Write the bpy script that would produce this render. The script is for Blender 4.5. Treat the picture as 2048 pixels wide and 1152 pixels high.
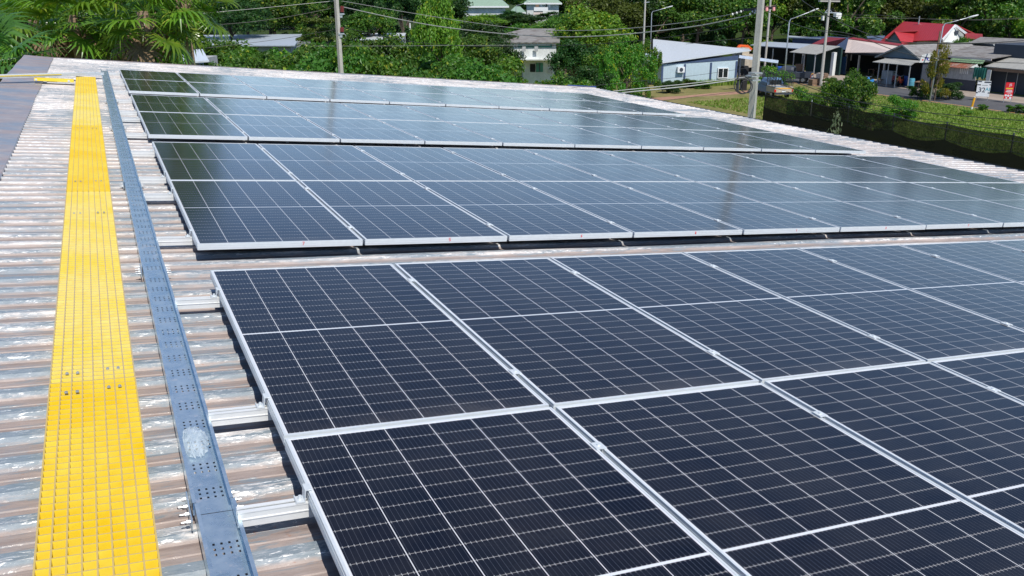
import bpy, math, random
from mathutils import Vector, Matrix, Euler
R_ = math.radians
scene = bpy.context.scene
for o in list(bpy.data.objects): bpy.data.objects.remove(o)
COL = scene.collection

# ---------------------------------------------------------------- camera
AL = R_(5.4)                                   # fall of the roof
CAM = Vector((-0.4573, -0.7791, 1.6099))
RX = Vector((0.90871, -0.41742, -0.00375)); RD = Vector((-0.13801, -0.29195, -0.94642)); RF = Vector((0.39396, 0.86054, -0.32291))
FPX = 1765.8
cam_d = bpy.data.cameras.new('camera'); cam = bpy.data.objects.new('camera', cam_d); COL.objects.link(cam)
cam_d.sensor_width = 36; cam_d.lens = 36 * FPX / 2048
cam_d.clip_start = 0.05; cam_d.clip_end = 4000
m = Matrix.Identity(4)
for i in range(3):
    m[i][0] = RX[i]; m[i][1] = -RD[i]; m[i][2] = -RF[i]; m[i][3] = CAM[i]
cam.matrix_world = m
scene.camera = cam
scene.render.resolution_x = 1024; scene.render.resolution_y = 576

# ---------------------------------------------------------------- sky, sun, exposure
SUN_EL = 54; SUN_AZ = Vector((0.06, -1, 0)).normalized()
w = bpy.data.worlds.new("World"); scene.world = w; w.use_nodes = True
nt = w.node_tree; bg = nt.nodes['Background']
sky = nt.nodes.new('ShaderNodeTexSky'); sky.sky_type = 'NISHITA'; sky.sun_disc = False
sky.sun_elevation = R_(SUN_EL); sky.sun_rotation = math.pi - 0.06
sky.air_density = 0.9; sky.dust_density = 0.0; sky.ozone_density = 1.9; sky.altitude = 2500
nt.links.new(sky.outputs[0], bg.inputs[0]); bg.inputs[1].default_value = 0.14
sd = bpy.data.lights.new('sun', 'SUN'); sd.energy = 4.2; sd.angle = R_(0.5); sd.color = (1, .955, .88)
so = bpy.data.objects.new('sun', sd); COL.objects.link(so)
sdir = SUN_AZ * math.cos(R_(SUN_EL)) + Vector((0, 0, math.sin(R_(SUN_EL))))
so.rotation_euler = (-sdir).to_track_quat('-Z', 'Y').to_euler(); so.location = (0, -20, 40)
scene.view_settings.view_transform = 'Standard'; scene.view_settings.look = 'None'
scene.view_settings.gamma = 1; scene.view_settings.exposure = 0.2

# ---------------------------------------------------------------- placing helpers
GZ = -8.0
def ray(px, py): return RX * ((px - 1024) / FPX) + RD * ((py - 576) / FPX) + RF
def atX(px, py, X): r = ray(px, py); return CAM + r * ((X - CAM.x) / r.x)
def atH(px, py, H=0): r = ray(px, py); return CAM + r * ((GZ + H - CAM.z) / r.z)
def atD(px, py, d): return CAM + ray(px, py) * d
UA = Vector((math.cos(AL), 0, -math.sin(AL))); NA = Vector((math.sin(AL), 0, math.cos(AL))); VA = Vector((0, 1, 0))
def roofw(u, v, z=0): return UA * u + VA * v + NA * z
def roofp(px, py, z):                          # point of the picture on the plane z above the panels' plane -> roof u, v
    r = ray(px, py); t = (z - CAM.dot(NA)) / r.dot(NA); P = CAM + r * t; return P.dot(UA), P.y
def topix(P):
    q = P - CAM; d = q.dot(RF)
    if d < .05: return None
    return 1024 + FPX * q.dot(RX) / d, 576 + FPX * q.dot(RD) / d

# ---------------------------------------------------------------- mesh builder
class MB:
    def __init__(s): s.v = []; s.f = []; s.m = []
    def add(s, vs, fs, mi=0):
        b = len(s.v); s.v += [tuple(x) for x in vs]
        for f in fs: s.f.append(tuple(b + i for i in f)); s.m.append(mi)
        return s
    def box(s, a, b, mi=0, M=None):
        x0, y0, z0 = a; x1, y1, z1 = b
        vs = [(x0,y0,z0),(x1,y0,z0),(x1,y1,z0),(x0,y1,z0),(x0,y0,z1),(x1,y0,z1),(x1,y1,z1),(x0,y1,z1)]
        if M: vs = [M @ Vector(v) for v in vs]
        return s.add(vs, [(0,3,2,1),(4,5,6,7),(0,1,5,4),(1,2,6,5),(2,3,7,6),(3,0,4,7)], mi)
    def cb(s, c, d, mi=0, M=None):
        return s.box([c[i]-d[i]/2 for i in range(3)], [c[i]+d[i]/2 for i in range(3)], mi, M)
    def tube(s, pts, r, n=6, mi=0, cap=True):
        pts = [Vector(p) for p in pts]; rs = r if isinstance(r, (list, tuple)) else [r] * len(pts)
        rings = []; up = None
        for i, p in enumerate(pts):
            t = (pts[min(i+1, len(pts)-1)] - pts[max(i-1, 0)])
            if t.length < 1e-9: t = Vector((0,0,1))
            t.normalize()
            if up is None: up = t.orthogonal().normalized()
            up = (up - t * up.dot(t)); up = up.normalized() if up.length > 1e-6 else t.orthogonal().normalized()
            b = t.cross(up)
            rings.append([p + (up * math.cos(2*math.pi*k/n) + b * math.sin(2*math.pi*k/n)) * rs[i] for k in range(n)])
        vs = [v for rg in rings for v in rg]; fs = []
        for i in range(len(rings)-1):
            for k in range(n): fs.append((i*n+k, i*n+(k+1) % n, (i+1)*n+(k+1) % n, (i+1)*n+k))
        if cap: fs.append(tuple(range(n))[::-1]); fs.append(tuple((len(rings)-1)*n+k for k in range(n)))
        return s.add(vs, fs, mi)
    def beam(s, a, b, w_, h_, mi=0):
        a = Vector(a); b = Vector(b); t = (b-a).normalized(); sd_ = t.cross(Vector((0,0,1)))
        sd_ = sd_.normalized() if sd_.length > 1e-4 else Vector((1,0,0)); u_ = sd_.cross(t)
        o = [(-w_/2,-h_/2),(w_/2,-h_/2),(w_/2,h_/2),(-w_/2,h_/2)]
        vs = [a + sd_*x + u_*y for x, y in o] + [b + sd_*x + u_*y for x, y in o]
        return s.add(vs, [(0,1,2,3)[::-1],(4,5,6,7),(0,1,5,4),(1,2,6,5),(2,3,7,6),(3,0,4,7)], mi)
    def slab(s, poly, th, mi=0, mi2=None):       # polygon in space, thickened downwards along its normal
        poly = [Vector(p) for p in poly]; n = Vector()
        for i in range(len(poly)): n += poly[i].cross(poly[(i+1) % len(poly)])
        n.normalize()
        if n.z < -0.01: poly = poly[::-1]; n = -n
        k = len(poly); vs = poly + [p - n*th for p in poly]
        s.add(vs, [tuple(range(k)), tuple(range(2*k-1, k-1, -1))], mi)
        b = len(s.v) - 2*k
        for i in range(k):
            s.f.append((b+i, b+k+i, b+k+(i+1) % k, b+(i+1) % k)); s.m.append(mi if mi2 is None else mi2)
        return s
    def build(s, name, mats, parent=None, smooth=False, loc=None, rot=None):
        me = bpy.data.meshes.new(name); me.from_pydata(s.v, [], s.f)
        for mt in (mats if isinstance(mats, (list, tuple)) else [mats]): me.materials.append(mt)
        if any(s.m): me.polygons.foreach_set('material_index', s.m)
        if smooth: me.polygons.foreach_set('use_smooth', [True]*len(s.f))
        me.update(); o = bpy.data.objects.new(name, me); COL.objects.link(o)
        if parent: o.parent = parent
        if loc is not None: o.location = loc
        if rot is not None: o.rotation_euler = rot
        return o
def tag(o, label=None, cat=None, group=None, kind=None):
    if label: o['label'] = label
    if cat: o['category'] = cat
    if group: o['group'] = group
    if kind: o['kind'] = kind
    return o
def empty(name, loc=(0,0,0), rot=(0,0,0)):
    o = bpy.data.objects.new(name, None); COL.objects.link(o); o.location = loc; o.rotation_euler = rot
    o.empty_display_size = .1; return o
def copy_tree(o, parent=None):
    c = o.copy(); COL.objects.link(c); c.parent = parent
    for ch in list(o.children): copy_tree(ch, c)
    return c

# ---------------------------------------------------------------- materials
class G:
    def __init__(s, name):
        s.mt = bpy.data.materials.new(name); s.mt.use_nodes = True; s.nt = s.mt.node_tree; s.N = s.nt.nodes; s.L = s.nt.links
        s.b = s.N['Principled BSDF']; s.out = s.N['Material Output']
    def n(s, t, **k):
        x = s.N.new(t)
        for a, b in k.items(): setattr(x, a, b)
        return x
    def put(s, sock, v):
        if isinstance(v, bpy.types.NodeSocket): s.L.new(v, sock)
        else: sock.default_value = v
    def ma(s, op, a, b=0, c=0, clamp=False):
        x = s.n('ShaderNodeMath', operation=op); x.use_clamp = clamp
        for i, v in enumerate((a, b, c)): s.put(x.inputs[i], v)
        return x.outputs[0]
    def mr(s, v, a, b, c=0, d=1, t='LINEAR'):
        x = s.n('ShaderNodeMapRange', interpolation_type=t); s.put(x.inputs[0], v)
        for i, q in enumerate((a, b, c, d)): s.put(x.inputs[i+1], q)
        return x.outputs[0]
    def mix(s, f, a, b, bt='MIX'):
        x = s.n('ShaderNodeMix', data_type='RGBA', blend_type=bt); s.put(x.inputs[0], f)
        for i, v in ((6, a), (7, b)):
            s.put(x.inputs[i], v if isinstance(v, bpy.types.NodeSocket) else (*v[:3], 1))
        return x.outputs[2]
    def co(s, kind='Object'): return s.n('ShaderNodeTexCoord').outputs[kind]
    def sep(s, v): x = s.n('ShaderNodeSeparateXYZ'); s.L.new(v, x.inputs[0]); return x.outputs
    def com(s, a, b, c): x = s.n('ShaderNodeCombineXYZ'); [s.put(x.inputs[i], q) for i, q in enumerate((a, b, c))]; return x.outputs[0]
    def noise(s, v, sc, det=3, ro=.55, scale=None, dist=0):
        if scale:
            mp = s.n('ShaderNodeMapping'); s.L.new(v, mp.inputs[0]); mp.inputs[3].default_value = scale; v = mp.outputs[0]
        x = s.n('ShaderNodeTexNoise'); s.L.new(v, x.inputs['Vector']); x.inputs['Scale'].default_value = sc
        x.inputs['Detail'].default_value = det; x.inputs['Roughness'].default_value = ro; x.inputs['Distortion'].default_value = dist
        return x.outputs['Fac']
    def bump(s, h, st=.3, d=.01):
        x = s.n('ShaderNodeBump'); x.inputs['Strength'].default_value = st; x.inputs['Distance'].default_value = d
        s.L.new(h, x.inputs['Height']); s.L.new(x.outputs[0], s.b.inputs['Normal'])
    def set(s, **k):
        al = dict(col='Base Color', rough='Roughness', metal='Metallic', ior='IOR', spec='Specular IOR Level', coat='Coat Weight', crough='Coat Roughness', alpha='Alpha', cior='Coat IOR')
        for a, v in k.items():
            if a == 'col' and not isinstance(v, bpy.types.NodeSocket): v = (*v[:3], 1)
            s.put(s.b.inputs[al[a]], v)
        return s
def simple(name, col, rough=.6, metal=0, var=.25, sc=3, streak=None, bump=0, spec=.5):
    g = G(name); v = g.co(); n = g.noise(v, sc, 4, .6, streak)
    n2 = g.noise(v, sc*7.3, 3, .6)
    f = g.ma('ADD', g.ma('MULTIPLY', n, .65), g.ma('MULTIPLY', n2, .35))
    k = g.mr(f, .3, .7, 1-var, 1+var*.6)
    c = g.mix(1.0, col, g.com(k, k, k), 'MULTIPLY')
    g.set(col=c, rough=g.mr(n2, .3, .7, max(rough-.08, .02), min(rough+.08, 1)), metal=metal, spec=spec)
    if bump: g.bump(f, bump, .02)
    return g.mt
def corr(name, col, axis=0, pitch=.25, rough=.5, var=.3, rust=None, strength=.6, metal=0):   # corrugated sheet: bump ribs plus weathering
    g = G(name); v = g.co(); s3 = g.sep(v)
    w_ = g.ma('SINE', g.ma('MULTIPLY', s3[axis], 2*math.pi/pitch))
    st = [1.5, 1.5, 1.5]; st[axis] = 6
    n = g.noise(v, 1.0, 5, .65, tuple(st)); k = g.mr(n, .3, .7, 1-var, 1+var*.5)
    c = g.mix(1.0, col, g.com(k, k, k), 'MULTIPLY')
    if rust: c = g.mix(g.mr(g.noise(v, .8, 5, .7), .5, .62), c, rust)
    g.set(col=c, rough=rough, metal=metal)
    g.bump(w_, strength, .03); return g.mt
def leafmat(name, c1, c2, c3=None, rough=.45, tr=.3, sc=.6):
    g = G(name); v = g.co(); oi = g.n('ShaderNodeObjectInfo')
    ge = g.n('ShaderNodeNewGeometry'); rnd = ge.outputs['Random Per Island']
    f = g.ma('ADD', g.ma('MULTIPLY', g.mr(g.noise(v, sc, 3, .6), .32, .68), .55), g.ma('MULTIPLY', rnd, .45))
    c = g.mix(f, c1, c2)
    if c3: c = g.mix(g.mr(rnd, .9, .96), c, c3)
    hs = g.n('ShaderNodeHueSaturation'); g.L.new(c, hs.inputs['Color'])
    g.put(hs.inputs['Hue'], g.mr(oi.outputs['Random'], 0, 1, .485, .515)); g.put(hs.inputs['Value'], g.mr(oi.outputs['Random'], 0, 1, .8, 1.2))
    g.set(col=hs.outputs[0], rough=rough, spec=.35)
    t = g.n('ShaderNodeBsdfTranslucent'); g.L.new(g.mix(1, hs.outputs[0], (1.5, 1.7, .6), 'MULTIPLY'), t.inputs[0])
    x = g.n('ShaderNodeMixShader'); x.inputs[0].default_value = tr
    g.L.new(g.b.outputs[0], x.inputs[1]); g.L.new(t.outputs[0], x.inputs[2]); g.L.new(x.outputs[0], g.out.inputs[0])
    return g.mt

M = {}
def mk_roof():
    g = G('weathered_roof_sheet'); v = g.co(); s3 = g.sep(v)
    crown = g.mr(s3[2], -.149, -.136, 0, 1, 'SMOOTHSTEP')
    # wear and painted glint patterns run along the sheets' ribs
    big = g.noise(v, .55, 4, .6, (1, 1.2, 0)); st = g.noise(v, 1.0, 6, .72, (2.2, 16, 0)); fine = g.noise(v, 1.0, 5, .75, (14, 60, 0), .6)
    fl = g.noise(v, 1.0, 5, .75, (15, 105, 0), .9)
    farf = g.mr(s3[1], 2.0, 9.5, 0, 1)
    # crown: chalky old white coat over blue-grey paint, sun glare painted in as flecks
    th = g.ma('ADD', g.ma('ADD', g.ma('MULTIPLY', st, .50), g.ma('MULTIPLY', big, .38)), g.ma('MULTIPLY', fine, .22))
    wm = g.mr(g.ma('ADD', th, g.ma('MULTIPLY', farf, .075)), .56, .63)
    blue = g.mix(g.mr(fine, .35, .65), (.16, .205, .24), (.28, .32, .355))
    white = g.mix(g.mr(st, .3, .7), (.44, .395, .37), (.64, .60, .57))
    cc = g.mix(wm, blue, white)
    painted_glint = g.mr(g.ma('ADD', fl, g.ma('MULTIPLY', big, .35)), .745, .775)
    cc = g.mix(painted_glint, cc, (.90, .89, .87))
    # valley: brown dust over blue, with rust-coloured flecks
    v1 = g.mix(g.mr(st, .35, .66), (.23, .18, .163), (.42, .345, .312))
    v2 = g.mix(g.mr(g.noise(v, 1.0, 5, .7, (3, 22, 0), .4), .53, .62), v1, (.20, .235, .265))
    v3 = g.mix(g.mr(g.noise(v, 1.0, 4, .7, (18, 60, 0), .8), .64, .70), v2, (.33, .17, .115))
    v3 = g.mix(g.ma('MULTIPLY', farf, .45), v3, (.36, .31, .285))
    dk = g.mr(g.noise(v, 1.0, 5, .75, (8, 40, 0), .8), .60, .70)
    v3 = g.mix(g.ma('MULTIPLY', dk, .55), v3, (.10, .09, .095))
    c = g.mix(crown, v3, cc)
    bl = g.ma('MULTIPLY', g.mr(g.noise(v, 1.0, 5, .65, (.7, 2.6, 0), .5), .52, .62), .75); c = g.mix(g.ma('MULTIPLY', bl, g.mr(fine, .3, .6)), c, (.20, .25, .295))
    g.set(col=c, rough=g.mr(painted_glint, 0, 1, .5, .25), spec=.45); g.bump(g.ma('ADD', fine, g.ma('MULTIPLY', fl, .7)), .5, .004)
    return g.mt
def mk_cap():
    g = G('flashing_paint'); v = g.co()
    a = g.noise(v, .8, 5, .65, (1, 1.6, 1), .5); b = g.noise(v, 3, 5, .7)
    c = g.mix(g.mr(a, .42, .58), (.31, .25, .24), (.21, .245, .30)); c = g.mix(g.mr(b, .45, .7), c, (.37, .32, .305))
    c = g.mix(g.mr(g.noise(v, 5, 5, .8, (1, 3, 1)), .58, .7), c, (.22, .12, .09))
    g.set(col=c, rough=.45); g.bump(g.noise(v, 1.2, 3), .4, .03); return g.mt
def mk_cell():
    g = G('solar_cells'); s3 = g.sep(g.co()); x, y = s3[0], s3[1]
    W, Lh = 1.134, 2.282
    pu = (W-.033)/6; mid = .013; pv = (Lh-.033-mid)/24
    a = g.ma('SUBTRACT', x, .0165); fu = g.ma('PINGPONG', a, pu/2)            # distance to nearest column gap
    iu = g.ma('FLOOR', g.ma('DIVIDE', a, pu))
    # fold y round the middle
    yc = g.ma('SUBTRACT', g.ma('ABSOLUTE', g.ma('SUBTRACT', y, Lh/2)), mid/2)
    fv = g.ma('PINGPONG', yc, pv/2); iv = g.ma('FLOOR', g.ma('DIVIDE', g.ma('SUBTRACT', y, .0165), pv))
    colm = g.ma('LESS_THAN', g.ma('ABSOLUTE', fu), .0016)
    rowm = g.ma('LESS_THAN', g.ma('ABSOLUTE', fv), .0013)
    midm = g.ma('LESS_THAN', yc, 0.0)
    bb = g.ma('PINGPONG', g.ma('SUBTRACT', a, pu/20), pu/20)
    bbm = g.ma('LESS_THAN', bb, .00055)
    tick = g.ma('MULTIPLY', g.ma('LESS_THAN', bb, .0011), g.ma('LESS_THAN', g.ma('ABSOLUTE', fv), .007))
    edge = g.ma('MAXIMUM', g.ma('GREATER_THAN', g.ma('ABSOLUTE', g.ma('SUBTRACT', x, W/2)), W/2-.0165), g.ma('GREATER_THAN', g.ma('ABSOLUTE', g.ma('SUBTRACT', y, Lh/2)), Lh/2-.0165))
    wn = g.n('ShaderNodeTexWhiteNoise', noise_dimensions='4D'); g.L.new(g.com(iu, iv, 0), wn.inputs['Vector']); oi = g.n('ShaderNodeObjectInfo'); g.L.new(g.ma('MULTIPLY', oi.outputs['Random'], 50), wn.inputs['W'])
    cell = g.mix(wn.outputs['Value'], (.0034, .0044, .0105), (.0060, .0078, .0140))
    c = g.mix(g.ma('MULTIPLY', bbm, .22), cell, (.25, .27, .32))
    c = g.mix(g.ma('MULTIPLY', tick, .55), c, (.55, .56, .58)); c = g.mix(g.ma('MULTIPLY', rowm, .5), c, (.50, .47, .45))
    c = g.mix(g.ma('MULTIPLY', colm, .9), c, (.72, .72, .74))
    c = g.mix(g.ma('MAXIMUM', midm, edge), c, (.66, .68, .72))
    dust = g.noise(g.co(), 2.2, 5, .7); c = g.mix(g.ma('ADD', g.mr(dust, .35, .8, .0, .05), g.ma('MULTIPLY', g.mr(y, .0, .16, 1, 0), g.mr(dust, .35, .65, .02, .12))), c, (.35, .31, .27))
    ov = g.n('ShaderNodeVectorMath', operation='ADD'); g.L.new(g.co(), ov.inputs[0]); g.L.new(g.com(g.ma('MULTIPLY', oi.outputs['Random'], 40), 0, 0), ov.inputs[1])
    c = g.mix(g.mr(g.noise(ov.outputs[0], 13, 2, .5), .80, .82, 0, .8), c, (.6, .58, .52))
    g.set(col=c, rough=g.mr(dust, .3, .75, .125, .19), ior=1.34, spec=.45); g.b.inputs['Specular Tint'].default_value = (.55, .78, 1, 1)
    return g.mt
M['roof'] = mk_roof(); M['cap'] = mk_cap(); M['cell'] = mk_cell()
M['alu'] = simple('anodised_aluminium', (.72, .755, .77), .42, .3, .06, 6)
M['alu_rail'] = simple('rail_aluminium', (.80, .81, .80), .45, .25, .08, 4, (1, 8, 8))
M['dark'] = simple('shadowy_black', (.02, .02, .022), .8)
def mk_galv():
    g = G('galvanised_steel'); v = g.co(); n = g.noise(v, 9, 5, .7); n2 = g.noise(v, 1.2, 4, .6)
    c = g.mix(g.mr(n, .3, .7), (.46, .61, .72), (.80, .89, .93)); c = g.mix(g.mr(g.ma('ADD', g.noise(v, 22, 5, .8), g.ma('MULTIPLY', n2, .5)), (.84), .90), c, (.9, .91, .91))
    g.set(col=c, rough=g.mr(n, .3, .7, .22, .36), metal=.8); g.bump(n2, .15, .01); return g.mt
M['galv'] = mk_galv()
def mk_frp(name, base, pale):
    g = G(name); v = g.co(); n = g.noise(v, 2.0, 4, .6); n2 = g.noise(v, 16, 4, .7)
    c = g.mix(g.mr(n, .4, .62), pale, base); c = g.mix(g.mr(n2, .35, .75, 0, .3), c, (.86, .48, .01))
    g.set(col=c, rough=.45); return g.mt
M['yel'] = mk_frp('yellow_grating_face', (.90, .75, .10), (.91, .79, .25))
M['yel2'] = mk_frp('deep_yellow_grating_face', (.88, .64, .02), (.90, .72, .09))
M['yeltop'] = simple('gritted_grating_top', (.46, .36, .19), .85, 0, .15, 30)
M['yeltop2'] = simple('gritted_deep_yellow_top', (.52, .38, .13), .85, 0, .12, 30)
M['concrete'] = simple('concrete', (.42, .40, .37), .85, 0, .25, 1.5, None, .2)
M['pole'] = simple('pole_concrete', (.46, .44, .40), .85, 0, .3, 2.5, (4, 4, .6), .25)
M['black'] = simple('black_rubber', (.015, .015, .017), .5)
M['steel'] = simple('grey_steel', (.5, .52, .54), .4, .6, .12)
M['wire'] = simple('cable_sheath', (.030, .030, .032), .55)
M['wirep'] = simple('pale_cable', (.36, .36, .35), .5)
M['white'] = simple('white_paint', (.78, .79, .79), .5, 0, .1)
M['wwall'] = simple('stained_white_wall', (.68, .70, .68), .8, 0, .3, .9, (1, 1, .4))
M['bluewall'] = corr('pale_blue_panel_wall', (.47, .58, .64), 0, .35, .5, .08, None, .12)
M['navy'] = simple('navy_paint', (.055, .085, .17), .5)
M['roofw'] = corr('white_metal_roof', (.60, .64, .68), 1, .3, .35, .08, None, .5)
M['roofsilver'] = corr('silver_metal_roof', (.40, .45, .51), 1, .3, .4, .12, None, .5)
M['roofred'] = corr('red_metal_roof', (.40, .030, .035), 1, .3, .4, .15, None, .5)
M['roofred2'] = corr('dull_red_roof', (.27, .028, .030), 1, .3, .5, .2, None, .5)
M['roofgreen'] = corr('green_tile_roof', (.23, .33, .25), 1, .4, .6, .15, None, .3)
M['roofgrey'] = corr('grey_fibre_cement_roof', (.25, .24, .23), 1, .3, .85, .3, (.16, .14, .13), .8)
M['roofgreyx'] = corr('pale_fibre_cement_roof', (.36, .355, .33), 1, .25, .85, .2, None, .9)
M['roofrust'] = corr('rusty_tin_roof', (.30, .095, .05), 1, .28, .8, .35, (.30, .24, .21), .9)
M['bluegrey'] = simple('blue_grey_boards', (.13, .18, .22), .7, 0, .2, 3, (1, 1, 8))
M['pink'] = simple('cream_wall', (.72, .60, .54), .7, 0, .1, .7)
M['dkwall'] = simple('dark_grey_wall', (.045, .055, .075), .6, 0, .2, 1)
M['greyw'] = simple('weathered_grey_sheet', (.42, .43, .43), .75, 0, .4, 1.6, (1, 3, 1))
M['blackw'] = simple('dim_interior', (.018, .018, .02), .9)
M['tarp'] = simple('green_tarp', (.015, .16, .12), .6, 0, .35, 2, (1, 8, .5))
M['fb'] = simple('blue_painted_boards', (.012, .06, .14), .6, 0, .3, 3)
M['bluebar'] = simple('blue_plastic', (.02, .09, .42), .4); M['cyanbar'] = simple('pale_blue_plastic', (.10, .35, .46), .4)
M['orange'] = simple('orange_paint', (.85, .13, .02), .45); M['red'] = simple('red_vinyl', (.75, .02, .03), .5)
M['yelp'] = simple('yellow_post_paint', (.9, .42, .02), .5)
M['glass'] = G('window_glass').set(col=(.015, .02, .025), rough=.08).mt
M['glassg'] = G('green_window_glass').set(col=(.06, .25, .20), rough=.15).mt
M['wood'] = simple('old_wood', (.22, .14, .09), .8, 0, .3, 3)
M['bark'] = simple('bark', (.12, .09, .065), .9, 0, .4, 3, (3, 3, .7), .5)
M['palmbark'] = simple('palm_trunk', (.30, .20, .13), .9, 0, .5, 4, (1, 1, 5), .6)
M['cream'] = simple('cream_pickup_paint', (.50, .43, .33), .4, 0, .25, 2)
M['bpaint'] = simple('blue_grey_vehicle_paint', (.13, .22, .36), .3, 0, .15, 2)
M['tail'] = simple('red_lamp_lens', (.6, .02, .02), .2)
M['insu'] = simple('brown_porcelain', (.16, .03, .022), .25); M['insuw'] = simple('white_porcelain', (.78, .78, .76), .25); M['insup'] = simple('pink_insulator', (.62, .25, .25), .4)
M['bluep'] = simple('dark_blue_print', (.03, .03, .4), .5); M['cyanp'] = simple('cyan_print', (.08, .4, .5), .5); M['yellp'] = simple('yellow_print', (.9, .6, .05), .5)
def mk_ground():
    g = G('lawn'); v = g.co(); a = g.noise(v, .09, 5, .6); b = g.noise(v, .7, 5, .7); c_ = g.noise(v, 4, 4, .75)
    sy = g.sep(v); lw = g.mr(g.ma('ADD', sy[1], g.ma('MULTIPLY', sy[0], -.35)), 29, 36); c = g.mix(g.mr(b, .35, .65), (.115, .175, .030), (.19, .22, .055)); tan = g.mix(g.mr(b, .35, .65), (.17, .16, .055), (.27, .22, .10)); c = g.mix(g.ma('MULTIPLY', lw, g.mr(sy[1], 84, 78)), c, tan); c = g.mix(g.mr(sy[1], 86, 92), c, (.03, .05, .012)); c = g.mix(g.mr(sy[0], 86, 92), c, (.03, .05, .012))
    c = g.mix(g.mr(c_, .45, .75, 0, .6), c, (.07, .12, .02)); g.set(col=c, rough=.95, spec=.15); g.bump(c_, .8, .08); return g.mt
M['ground'] = mk_ground()
M['grassy'] = leafmat('verge_grass_blades', (.13, .22, .03), (.22, .29, .05), (.32, .28, .12), .6, .3, .3)
M['asphalt'] = simple('asphalt', (.085, .085, .09), .9, 0, .25, .6); M['sand'] = simple('sandy_shoulder', (.33, .27, .22), .95, 0, .25, .7, None, .3)
M['dirt'] = simple('red_dirt', (.36, .20, .135), .95, 0, .3, .9, None, .3); M['lineY'] = simple('worn_yellow_line', (.66, .34, .07), .8, 0, .3, 2)
M['leafA'] = leafmat('leaves_mid_green', (.026, .085, .015), (.106, .228, .026), (.236, .294, .030))
M['leafB'] = leafmat('leaves_yellow_green', (.074, .169, .017), (.184, .309, .030), (.353, .353, .030))
M['leafD'] = leafmat('leaves_dark_green', (.015, .047, .014), (.044, .117, .023), (.103, .162, .030))
M['leafV'] = leafmat('leaves_bright_vine', (.037, .125, .015), (.125, .273, .026), (.324, .353, .030))
M['leafY'] = leafmat('leaves_yellowing', (.08, .13, .015), (.30, .27, .02), (.42, .32, .02))
M['leafG'] = leafmat('leaves_grey_green', (.10, .12, .08), (.22, .24, .16))
M['leafO'] = leafmat('leaves_olive', (.05, .075, .014), (.11, .135, .02))
M['palm'] = leafmat('palm_blade', (.06, .155, .014), (.18, .30, .03), (.34, .34, .05), .28, .3, 1.5)
M['palmp'] = leafmat('pale_palm_blade', (.05, .14, .03), (.10, .23, .05), None, .22, .35, 1.5)
M['palmd'] = simple('dead_palm_frond', (.17, .11, .06), .8, 0, .4)
def mk_net(name, op):
    g = G(name); v = g.co('Object'); k = g.mr(g.noise(v, 1.5, 3), .3, .7, op-.06, op+.06)
    g.set(col=(.040, .033, .022), rough=.9, spec=.1)
    t = g.n('ShaderNodeBsdfTransparent'); x = g.n('ShaderNodeMixShader'); g.L.new(k, x.inputs[0]); g.L.new(t.outputs[0], x.inputs[1]); g.L.new(g.b.outputs[0], x.inputs[2]); g.L.new(x.outputs[0], g.out.inputs[0]); return g.mt
M['net'] = mk_net('shade_net', .86); M['net2'] = mk_net('doubled_shade_net', .985)

# ================================================================ SETTING
rnd = random.Random(5)
def hill(x, y):
    d = (x*0.72 + y*0.69)                               # rises beyond the houses
    h = max(0, d-150) ; h = 7*(1-math.exp(-h/60.0)); q = min(1, max(0, ((x/y if y > 1 else 9)-.56)/.19)); k = q*q*(3-2*q); return GZ + h*k
gm = MB(); nx = 60
xs = [-900, -400, -200, -100] + [-60+i*10 for i in range(45)] + [450, 600, 900, 1500]
ys = [-600, -300, -100] + [-40+i*10 for i in range(48)] + [500, 650, 900, 1500]
for y in ys:
    for x in xs: gm.v.append((x, y, hill(x, y)))
for j in range(len(ys)-1):
    for i in range(len(xs)-1): gm.f.append((j*len(xs)+i, j*len(xs)+i+1, (j+1)*len(xs)+i+1, (j+1)*len(xs)+i)); gm.m.append(0)
tag(gm.build('ground', M['ground'], smooth=True), kind='structure')
def strip(name, pts, wid, z, mat_):                     # a wavy sheet along a line
    b = MB(); pts = [Vector((*p, 0)) for p in pts]
    for i, p in enumerate(pts):
        t = (pts[min(i+1, len(pts)-1)]-pts[max(i-1, 0)]).normalized(); s_ = Vector((-t.y, t.x, 0))
        w1 = wid/2*(1 if name != 'dirt_track' else rnd.uniform(.7, 1.3)); b.v += [tuple(p+s_*w1+Vector((0,0,z))), tuple(p-s_*w1+Vector((0,0,z)))]
    for i in range(len(pts)-1): b.f.append((2*i, 2*i+1, 2*i+3, 2*i+2)); b.m.append(0)
    return tag(b.build(name, mat_), kind='structure')
def rx(y): return 68.0 + (y-50)*.012 if y < 120 else 68.9
strip('road', [(rx(y), y) for y in range(-60, 116, 8)], 6.4, GZ+.008, M['asphalt'])
strip('shoulder', [(rx(y)+5.4, y) for y in range(-60, 116, 8)], 4.6, GZ+.004, M['sand'])
strip('road_line', [(rx(y)-2.8, y) for y in range(-60, 116, 8)], .16, GZ+.012, M['lineY'])
p0, p1 = atH(1300, 200), atH(1500, 183)
strip('dirt_track', [(p0.x+(p1.x-p0.x)*t-2*math.sin(t*4), p0.y+(p1.y-p0.y)*t) for t in [i/12*1.6-.3 for i in range(13)]], 1.5, GZ+.004, M['dirt'])

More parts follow.
